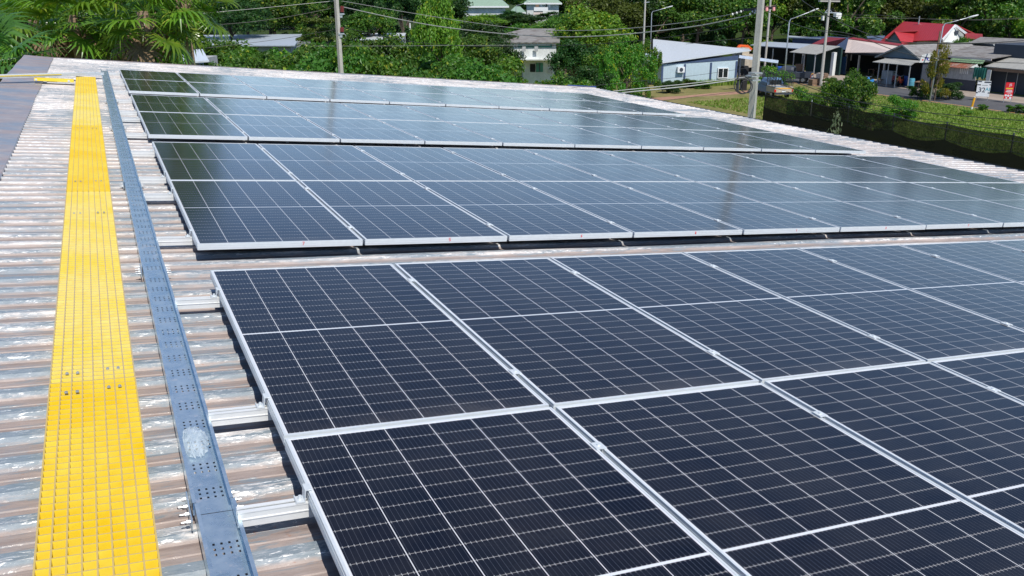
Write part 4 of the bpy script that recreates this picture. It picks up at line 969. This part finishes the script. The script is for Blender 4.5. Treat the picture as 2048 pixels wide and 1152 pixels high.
poly('dormer_roof', M['roofred'], h3, [dp+V((-.25,0,.08)), dr+V((-.25,-.1,0)), atX(1838, 84, X3+.3), atX(1838, 66, X3+2.2)], .08)
poly('dormer_roof', M['roofred2'], h3, [dp+V((-.25,0.01,.08)), dl+V((-.25,.1,0)), dl+V((2.5,.1,.4)), dp+V((4,.01,.08))], .08)
ext = MB(); ext.box((X3, er.y, GZ), (X3+9, el.y-1, er.z-.3)); ext.build('wall', M['wwall'], h3, loc=-h3.location)
b = MB(); b.cb((0,0,0),(.1,.1,1.0)); b.build('roof_pipe', M['steel'], h3, loc=atX(1838, 41, X3+3)-h3.location)
bs = empty('blue_roof_shed', (88, 84, GZ)); tag(bs, 'small shed with flat blue roof left of the big red house', 'shed'); pts = [atX(1733, 72, 96), atX(1770, 71, 96), atX(1764, 82, 90), atX(1738, 82, 90)]
poly('roof', simple('blue_sheet', (.13, .18, .30), .5), bs, pts, .1); bx('wall', M['bluegrey'], bs, (91, min(p_.y for p_ in pts)+1, GZ), (95, max(p_.y for p_ in pts)-1, pts[2].z-.15))
# -- H1 silver sheds at left of the row
h1 = empty('silver_roof_shed', (76, 88, GZ)); tag(h1, 'long open shed with silver sheet roof behind the thick pole', 'shed')
poly('roof', M['roofsilver'], h1, [atX(1500, 90, 75), atX(1612, 98, 75), atX(1622, 88, 80), atX(1532, 83, 80)], .08)
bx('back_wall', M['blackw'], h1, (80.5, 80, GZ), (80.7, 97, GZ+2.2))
for px in (1508, 1545, 1573, 1605): yy = Yf(px, 110, 75.2); bx('post', M['steel'], h1, (75.2, yy-.05, GZ), (75.3, yy+.05, GZ+2.3))
hn = empty('navy_wall_shed', (84, 88, GZ)); tag(hn, 'dark navy shed with white roof line behind the silver shed', 'shed')
bx('wall', M['navy'], hn, (82, Yf(1640, 80, 82), GZ), (88, Yf(1585, 80, 82), Zf(1600, 76, 82))); poly('roof', M['roofsilver'], hn, [atX(1574, 74, 81.7), atX(1642, 77, 81.7), atX(1640, 75, 89), atX(1578, 71, 89)], .12)
ha = empty('awning_shop', (74, 82, GZ)); tag(ha, 'small shop with pale curved fibre-cement awning left of the red roof', 'shop')
q1, q2 = atX(1579, 104, 72.8), atX(1632, 108, 72.8)
poly('awning', M['roofgreyx'], ha, [V((72.8, q1.y, q1.z)), V((72.8, q2.y, q1.z)), V((75.4, q2.y-.8, q1.z+.85)), V((75.4, q1.y-.6, q1.z+.85))], .06)
bx('wall', simple('dark_green_wall', (.015, .05, .045), .8), ha, (75.5, q2.y-1.0, GZ), (75.7, q1.y, q1.z+.7)); bx('side_pillar', M['wwall'], ha, (74.6, q2.y-.9, GZ), (75.0, q2.y-.5, q1.z+.2))
bx('counter', M['wood'], ha, (73.6, q1.y-1.2, GZ), (74.2, q1.y-.3, GZ+1.0))
for t in (.15, .55, .95): yy = q1.y+(q2.y-q1.y)*t; bx('awning_post', M['steel'], ha, (72.9, yy-.04, GZ), (73.0, yy+.04, q1.z))

# ================================================================ FAR HOUSES
oh = empty('white_house', atD(1065, 143, 88)); oh.location.z = GZ; tag(oh, 'old two-storey white house half hidden by trees, grey ribbed roof', 'house')
dW = 90.0
def oD(px, py, dd=0): return atD(px, py, dW+dd)
HFv = V((RF.x, RF.y, 0)).normalized()
def atV(px, py, d): return CAM + ray(px, py)*(d*ray(px, 110).dot(HFv)/ray(px, py).dot(HFv))
def facade(name, mat_, parent, x0, y0, x1, y1, d, th=.1):
    pts = [atV(x0, y1, d), atV(x1, y1, d), atV(x1, y0, d), atV(x0, y0, d)]; dn = V((RF.x, RF.y, 0)).normalized()*th
    pts[2] = V((pts[1].x, pts[1].y, pts[2].z)); pts[3] = V((pts[0].x, pts[0].y, pts[3].z)); return seg(name, mat_, parent, pts, dn)
facade('upper_wall', M['wwall'], oh, 985, 86, 1112, 119, dW, 7)
facade('lower_wall', M['wwall'], oh, 1046, 120, 1108, 195, dW+1.2, 6); facade('floor_slab', M['wwall'], oh, 985, 117.5, 1125, 120.5, dW-.4, 2)
facade('window_band', M['glassg'], oh, 1036, 89, 1104, 95, dW-.06, .05)
for x0 in (1044.5, 1069): facade('open_shutter', M['greyw'], oh, x0, 92, x0+7, 103, dW-.35, .06)
facade('door', M['blackw'], oh, 1060, 128, 1070.5, 144, dW+1.14, .05); facade('window', M['glassg'], oh, 1072, 126, 1086, 144, dW+1.12, .06); facade('window_mullion', M['dkwall'], oh, 1078.5, 126, 1080, 144, dW+1.05, .06)
facade('satellite_dish', M['steel'], oh, 1095, 137, 1104, 146, dW+1.0, .05)
poly('roof', M['roofgrey'], oh, [atD(980, 84, dW-.8), atD(1120, 84, dW-.8), atD(1117, 57, dW+5.0), atD(1050, 57, dW+5.0), atD(985, 72, dW+2)], .12)
# green-roofed houses far back
def hip(px0, px1, pye, pyr, d, label, wall_h, dep=9):
    root = empty('green_roof_house', (*atD((px0+px1)/2, pye, d).xy, GZ)); tag(root, label, 'house', 'green-roofed houses in the distance')
    A_, B_ = atD(px0, pye, d), atD(px1, pye, d); bk = V((RF.x, RF.y, 0)).normalized()*dep; top = (pye-pyr)/FPX*d
    C_, D_ = B_+bk, A_+bk; r0 = A_+(B_-A_)*.36+bk*.5+V((0,0,top)); r1 = A_+(B_-A_)*.66+bk*.5+V((0,0,top))
    b = MB(); b.add([A_, B_, C_, D_, r0, r1], [(0,1,5,4),(1,2,5),(2,3,4,5),(3,0,4),(3,2,1,0)]); b.build('roof', M['roofgreen'], root, loc=-root.location)
    b = MB(); b.beam(A_-V((0,0,.15)), B_-V((0,0,.15)), .15, .4); b.build('fascia', M['white'], root, loc=-root.location)
    i0, i1 = A_+(B_-A_)*.08+bk*.1, A_+(B_-A_)*.92+bk*.1
    seg('wall', M['wwall'], root, [V((i0.x,i0.y,i0.z-wall_h)), V((i1.x,i1.y,i1.z-wall_h)), V((i1.x,i1.y,i1.z-.25)), V((i0.x,i0.y,i0.z-.25))], bk*.8)
    return root, i0, i1, bk
hip(919, 1018, 12.5, -16, 235, 'green hipped roof of the left distant house', 9)
rt, i0, i1, bk = hip(1048, 1124, 6, -14, 235, 'right distant house with green roof and white balcony', 9)
for (x0, x1, y0, y1, mm, nm) in ((1071, 1078, 9, 14, 'wood', 'door'), (1081, 1084, 9, 15, 'bluegrey', 'window'), (1091, 1094, 8, 16, 'glass', 'window'), (1097, 1101, 9, 15, 'bluegrey', 'window')): facade(nm, M[mm], rt, x0, y0, x1, y1, 234.2, .1)
facade('balcony', M['white'], rt, 1068, 14.5, 1096, 22, 232, .3); facade('balcony_wall', M['pink'], rt, 1067, 20, 1086, 30, 232.2, .3)
hip(1018, 1052, 25, 14, 225, 'low green-roofed annex left of the balcony house', 5, 8)
lr = empty('long_grey_roof_building', atD(520, 75, 110)); lr.location.z = GZ; tag(lr, 'long low building with pale grey metal roof behind the green belt', 'building')
poly('roof', M['roofsilver'], lr, [atD(400, 70, 126), atD(604, 68, 126), atD(590, 90, 108), atD(396, 90, 108)], .15); facade('wall', M['greyw'], lr, 400, 88, 586, 150, 110, 12)
lr2 = empty('long_grey_roof_building', atD(750, 75, 110)); lr2.location.z = GZ; tag(lr2, 'pale roofed building right of the left utility pole', 'building')
poly('roof', M['roofw'], lr2, [atD(690, 67, 124), atD(812, 65.5, 124), atD(806, 78, 112), atD(690, 78, 112)], .15); facade('wall', M['greyw'], lr2, 692, 77, 800, 150, 113, 8)
sh = empty('small_grey_shed', atD(390, 110, 60)); sh.location.z = GZ; tag(sh, 'small pale roofed shed glimpsed right of the palms', 'shed'); poly('roof', M['roofw'], sh, [atD(360, 100, 64), atD(405, 98, 64), atD(418, 121, 56), atD(366, 124, 56)], .1); facade('wall', M['greyw'], sh, 372, 120, 404, 190, 58, 4)

# ================================================================ VEHICLES AND ROADSIDE THINGS
def wheel(parent, loc, r_=.34, w_=.2):
    b = MB(); b.tube([(-w_/2, 0, 0), (-w_/2+.02, 0, 0), (w_/2-.02, 0, 0), (w_/2, 0, 0)], [r_*.86, r_, r_, r_*.86], 16); o = b.build('wheel', M['black'], parent, loc=loc)
    b = MB(); b.tube([(-w_/2-.004, 0, 0), (w_/2+.004, 0, 0)], r_*.55, 12); b.build('rim', M['steel'], o)
def loft(b, secs, mi=0):                         # secs: list of (y, halfwidth_bottom, halfwidth_top, z0, z1)
    base = len(b.v)
    for (y, wb_, wt, z0, z1) in secs: b.v += [(-wb_, y, z0), (wb_, y, z0), (wb_, y, (z0+z1)/2), (wt, y, z1-.03), (wt-.05, y, z1), (-wt+.05, y, z1), (-wt, y, z1-.03), (-wb_, y, (z0+z1)/2)]
    for i in range(len(secs)-1):
        for k in range(8): b.f.append((base+i*8+k, base+i*8+(k+1) % 8, base+(i+1)*8+(k+1) % 8, base+(i+1)*8+k)); b.m.append(mi)
    b.f += [tuple(base+k for k in range(8)), tuple(base+(len(secs)-1)*8+k for k in range(7, -1, -1))]; b.m += [mi, mi]
def pickup(loc, rz, label, mats, cage):
    root = empty('pickup_truck', loc, (0, 0, rz)); tag(root, label, 'pickup truck')
    b = MB(); loft(b, [(1.0, .82, .82, .45, 1.0), (3.4, .84, .82, .45, 1.02), (4.6, .82, .74, .45, .98), (4.9, .78, .68, .5, .85)]); b.build('body', mats[0], root)
    b = MB(); loft(b, [(1.75, .80, .62, .98, 1.55), (2.0, .80, .66, .98, 1.66), (2.9, .80, .66, .98, 1.66), (3.5, .80, .60, .98, 1.1)]); b.build('cab', mats[0], root)
    b = MB(); b.box((-.55, 1.735, 1.12), (.55, 1.76, 1.5)); b.build('rear_window', M['glass'], root)
    b = MB(); b.box((-.86, 0, .58), (-.80, 1.7, 1.08)); b.box((.80, 0, .58), (.86, 1.7, 1.08)); b.box((-.80, .02, .58), (.80, 1.7, .64)); b.box((-.80, 1.64, .64), (.80, 1.7, 1.08)); b.build('cargo_bed', mats[1], root)
    b = MB(); b.box((-.79, -.03, .60), (.79, .015, 1.09)); b.build('tailgate', mats[1], root); b = MB(); b.box((-.72, -.036, .90), (.72, -.031, .97)); b.build('tailgate_stripe', M['yelp'], root)
    for s_ in (-1, 1): b = MB(); b.box((s_*.84-.09, -.045, .64), (s_*.84+.03 if s_ > 0 else s_*.84+.10, -.031, .86)); b.build('tail_light', M['tail'], root)
    b = MB(); b.box((-.85, -.14, .42), (.85, -.04, .55)); b.build('bumper', M['dkwall'], root); b = MB(); b.box((-.2, -.05, .62), (.2, -.032, .74)); b.build('number_plate', M['white'], root)
    for x in (-.72, .72):
        for y in (.75, 3.85): wheel(root, (x, y, .34))
    if cage:
        b = MB()
        for x in (-.82, .82):
            for k in range(7): b.tube([(x, k*.28, 1.08), (x, k*.28, 2.25)], .03, 4)
            for z in (1.45, 1.85, 2.25): b.tube([(x, 0, z), (x, 1.7, z)], .018, 4)
        for k in range(7): b.tube([(-.82+k*.273, 1.7, 1.08), (-.82+k*.273, 1.7, 2.25)], .03, 4)
        for z in (2.25,): b.tube([(-.82, 1.7, z), (.82, 1.7, z)], .018, 4); b.tube([(-.82, 0, z), (.82, 0, z)], .018, 4)
        b.build('cage_rack', M['wire'], root)
    return root
def gpt(px, d):
    y = 576
    for _ in range(8): P_ = atD(px, y, d); y += (P_.z-GZ)/d*FPX
    return P_
pk = gpt(1566, 79.0); pickup(pk, -math.atan2(RF.x, RF.y)+.18, 'cream pickup seen from behind with blue cab and black cage rack', [M['bpaint'], M['cream']], True)
pk2 = gpt(1622, 92.0); pickup(pk2, math.pi/2-.9, 'dark pickup parked by the awning shop', [M['dkwall'], M['dkwall']], False)
def scooter(px, d, rz, mm, label):
    root = empty('motorbike', gpt(px, d), (0, 0, rz)); tag(root, label, 'motorbike', 'motorbikes parked under the awning')
    for y in (-.6, .6):
        b = MB(); b.tube([(-.04, 0, 0), (.04, 0, 0)], .28, 14); w__ = b.build('wheel', M['black'], root, loc=(0, y, .28))
    b = MB(); loft(b, [(-.75, .06, .08, .50, .66), (-.45, .13, .13, .42, .72), (-.05, .12, .12, .30, .70), (.12, .10, .10, .28, .45), (.38, .12, .10, .30, .52), (.48, .16, .12, .40, .95), (.58, .06, .05, .55, 1.0)]); b.build('body', mm, root)
    b = MB(); loft(b, [(-.62, .09, .09, .72, .77), (.02, .11, .11, .70, .78)]); b.build('seat', M['black'], root)
    b = MB(); b.tube([(-.32, .42, 1.05), (0, .5, .98), (.32, .42, 1.05)], .018, 5); b.tube([(0, .5, 1.0), (0, .6, .28)], .03, 5); b.build('handlebar', M['steel'], root)
    b = MB(); b.tube([(-.3, .45, 1.1), (-.36, .45, 1.22)], .03, 6); b.build('mirror', M['black'], root)
scooter(1739, 88.5, 1.9, simple('sky_blue_paint', (.05, .30, .75), .3), 'light blue motorbike left of the others by the bushes')
scooter(1787, 90, 2.2, simple('dark_red_paint', (.35, .02, .03), .3), 'dark red and blue motorbike under the grey awning')
scooter(1800, 89, 2.0, simple('orange_red_paint', (.75, .10, .03), .3), 'orange motorbike beside the blue water drums')
def drum(px, d, mm, label):
    root = empty('water_drum', gpt(px, d)); tag(root, label, 'drum', 'plastic drums in front of the house')
    b = MB(); prf = [(0, .26), (.03, .29), (.28, .295), (.30, .305), (.33, .295), (.58, .295), (.60, .305), (.63, .295), (.90, .28), (.93, .25)]; b.tube([(0, 0, z) for z, _ in prf], [q for _, q in prf], 18); b.build('drum_body', mm, root, smooth=False)
    b = MB(); b.tube([(0, 0, .93), (0, 0, .955)], .26, 18); b.build('lid', mm, root)
drum(1812, 89.5, M['bluebar'], 'dark blue plastic drum left of the pale one'); drum(1821.5, 87, M['cyanbar'], 'pale blue plastic drum on the roadside')
# signs
def banner(px, d, w_, h_, z0, rz, label, back):
    root = empty('banner_sign', gpt(px, d), (0, 0, rz)); tag(root, label, 'sign')
    b = MB(); b.box((-w_/2, -.012, z0), (w_/2, .012, z0+h_)); b.build('sign_board', back, root)
    b = MB()
    for s_ in (-1, 1): b.tube([(s_*w_*.42, .03, 0), (s_*w_*.46, .03, z0+h_)], .018, 5)
    b.tube([(-w_*.42, .03, .25), (w_*.42, .03, .25)], .015, 5); b.build('sign_frame', M['steel'], root)
    return root
faz = -math.atan2(RF.x, RF.y)
def txt(parent, s_, size, x, z, mm, nm='lettering', bold=.012):
    cu = bpy.data.curves.new(nm, 'FONT'); cu.body = s_; cu.size = size; cu.align_x = 'CENTER'; cu.extrude = .002; cu.offset = bold*size
    t_ = bpy.data.objects.new('tmp', cu); COL.objects.link(t_); bpy.context.view_layer.update()
    me = bpy.data.meshes.new_from_object(t_.evaluated_get(bpy.context.evaluated_depsgraph_get())); bpy.data.objects.remove(t_)
    me.materials.clear(); me.materials.append(mm); o = bpy.data.objects.new(nm, me); COL.objects.link(o); o.parent = parent; o.location = (x, -.016, z); o.rotation_euler = (math.pi/2, 0, 0); return o
s1 = banner(1963, 77.5, 1.06, 1.34, .35, faz-.35, 'white printed roadside banner with black and blue figures', M['white'])
def stripes(root, rows, nm='printed_mark'):
    rd = random.Random(9)
    for (z, h_, x0, x1, mm) in rows:
        b = MB(); b.box((x0, -.0155, z), (x1, -.0125, z+h_)); b.build(nm, mm, root)
stripes(s1, [(1.58, .09, -.50, -.20, M['dkwall']), (1.52, .12, .0, .52, M['dkwall']), (1.30, .10, -.52, -.25, M['dkwall']), (1.28, .07, -.15, .30, M['greyw']), (1.33, .09, .42, .55, M['dkwall']), (.62, .10, .38, .56, M['dkwall']), (.62, .10, -.56, -.40, M['dkwall'])])
txt(s1, '32', .58, -.12, .72, M['dkwall']); txt(s1, 'AI', .42, .34, .84, M['cyanp'])
s2 = banner(2014, 76, .66, 1.36, .35, faz-.35, 'red printed roadside banner with white and yellow lettering', M['red'])
txt(s2, 'JS', .28, .05, 1.42, M['white']); stripes(s2, [(1.16, .09, -.26, .26, M['yellp']), (1.03, .05, -.20, .22, M['white']), (.90, .07, -.24, .26, M['white']), (.80, .04, -.10, .2, M['white'])])
for (x, z, r_) in ((-.2, .62, .09), (.0, .60, .10), (.2, .64, .08), (-.12, .42, .07), (.18, .42, .10)):
    b = MB(); b.tube([(x, -.0155, z), (x, -.0125, z)], r_, 10); b.build('printed_mark', M['white'], s2)
s3 = empty('hanging_sign', atD(1853, 117, 78), (0, 0, faz-.2)); tag(s3, 'white square sign with red dot and blue mark beside the wooden post', 'sign')
b = MB(); b.add([(-.56, -.03, -.36), (.5, -.03, -.32), (.5, -.03, .52), (-.42, -.03, .28), (-.56, .05, -.36), (.5, .05, -.32), (.5, .05, .52), (-.42, .05, .28)], [(0,1,2,3),(7,6,5,4),(0,4,5,1),(1,5,6,2),(2,6,7,3),(3,7,4,0)]); b.build('sign_board', M['white'], s3)
b = MB(); b.tube([(-.3, -.034, -.12), (-.3, -.031, -.12)], .07, 12); b.build('red_dot', M['red'], s3)
b = MB(); b.box((-.16, -.034, 0), (.18, -.031, .10)); b.box((.02, -.034, -.16), (.12, -.031, -.01)); b.box((.14, -.034, -.2), (.3, -.031, -.14)); b.build('blue_mark', M['bluep'], s3)
b = MB(); b.tube([(.50, .02, .1), (.95, .02, .0)], .03, 5); b.build('sign_bracket', M['steel'], s3)
mp = empty('marker_post', atH(1943, 219)); tag(mp, 'yellow and white roadside marker post on the grass verge', 'post')
b = MB(); b.tube([(0, 0, .22), (.06, -.06, .98)], .085, 8); b.build('yellow_post', M['yelp'], mp); b = MB(); b.tube([(0, 0, 0), (0, 0, .22)], .09, 8); b.build('white_base', M['white'], mp); b = MB(); b.tube([(.05, -.05, .98), (.055, -.055, 1.02)], .09, 8); b.build('cap', M['white'], mp)
# orange digger boom behind the white roof, long pale pipe, dark gate post, green net pile
ex = empty('excavator', gpt(1490, 104)); tag(ex, 'orange excavator whose bent boom shows above the white roof', 'excavator')
el_ = ex.location
b = MB(); b.beam(atD(1474, 99, 104)-el_, atD(1480, 91, 104)-el_, .3, .25); b.beam(atD(1479, 91, 104)-el_, atD(1494, 92, 104)-el_, .3, .22); b.beam(atD(1493, 91.5, 104)-el_, atD(1503, 100, 104)-el_, .3, .35); b.beam(atD(1476, 97, 104)-el_, atD(1498, 97.5, 104)-el_, .3, .12); b.build('boom', M['orange'], ex)
b = MB(); b.cb((0, 0, 1.3), (2.2, 2.4, 1.4)); b.cb((-.6, 0, 2.3), (1.0, 1.2, 1.0)); b.build('cab', M['cream'], ex); b = MB(); b.cb((-1.0, 0, .35), (.5, 3.2, .7)); b.cb((1.0, 0, .35), (.5, 3.2, .7)); b.build('track', M['black'], ex)
b = MB(); A_, B_ = atD(1478, 113, 84), atD(1556, 123.5, 84); b.beam(A_, B_, .22, .26); tag(b.build('barrier_beam', simple('pale_blue_pipe', (.62, .70, .85), .4)), 'long pale blue beam slanting behind the thick pole', 'beam')
for t, lb in ((.03, 'dark support under the left end of the pale beam'), (.97, 'dark support under the right end of the pale beam')):
    b = MB(); p_ = A_+(B_-A_)*t; b.box((-.08, -.08, 0), (.08, .08, p_.z-.1-GZ)); tag(b.build('beam_stand', M['dkwall'], loc=(p_.x, p_.y, GZ)), lb, 'stand')
gp_ = gpt(1486, 86); b = MB(); b.box((-.28, -.2, 0), (.28, .2, 2.3)); tag(b.build('gate_post', M['blackw'], loc=gp_), 'dark square gate post right of the pale blue building', 'post')
pd_ = gpt(1559, 98); b = MB(); b.tube([(0, 0, 0), (0, 0, 1.1), (0, 0, 1.15)], [.42, .42, .3], 14); tag(b.build('water_drum', M['bluebar'], loc=pd_), 'blue drum under the silver shed beside the street lamp', 'drum')
# boxes and stacked crates under the shed
pc = gpt(1636, 90); b = MB()
for i, (x, y, z, s_) in enumerate(((0, 0, 0, .7), (.75, .1, 0, .65), (-.7, .05, 0, .6), (.1, 0, .7, .5), (.8, .1, .65, .5))):
    b = MB(); b.box((x-s_/2, y-s_/2, z), (x+s_/2, y+s_/2, z+s_)); b.box((x-s_/2-.02, y-s_/2-.02, z+s_*.45), (x+s_/2+.02, y+s_/2+.02, z+s_*.55)); tag(b.build('crate', M['pink'] if i % 2 else M['wood'], loc=pc), ['brown crate in the middle of the bottom row by the shop', 'cream crate right of the middle one by the shop', 'brown crate stacked by the shop, left', 'cream crate on top of the middle one', 'brown crate on top of the right one'][i] if i != 2 else 'brown crate at the left end of the row by the shop', 'crate', 'crates by the awning shop')

cl_ = [(1764, 91.5, 'bench', 'low wooden bench under the left side of the grey awning'), (1838, 86, 'table', 'small wooden table left of the wooden post'), (1706, 100, 'bench', 'wooden bench in the shade of the red-roofed shelter'), (1745, 99, 'table', 'table deep in the shade of the red-roofed shelter')]
for px, d, kd, lb in cl_:
    root = empty(kd, gpt(px, d), (0, 0, .4)); tag(root, lb, kd); hh, ww, dd_ = (.45, 1.6, .4) if kd == 'bench' else (.75, 1.3, .7)
    b = MB(); b.box((-ww/2, -dd_/2, hh-.05), (ww/2, dd_/2, hh)); b.build('top' if kd == 'table' else 'seat', M['wood'], root)
    for sx in (-1, 1):
        for sy in (-1, 1): b = MB(); b.box((sx*(ww/2-.1)-.03, sy*(dd_/2-.06)-.03, 0), (sx*(ww/2-.1)+.03, sy*(dd_/2-.06)+.03, hh-.052)); b.build('leg', M['wood'], root)
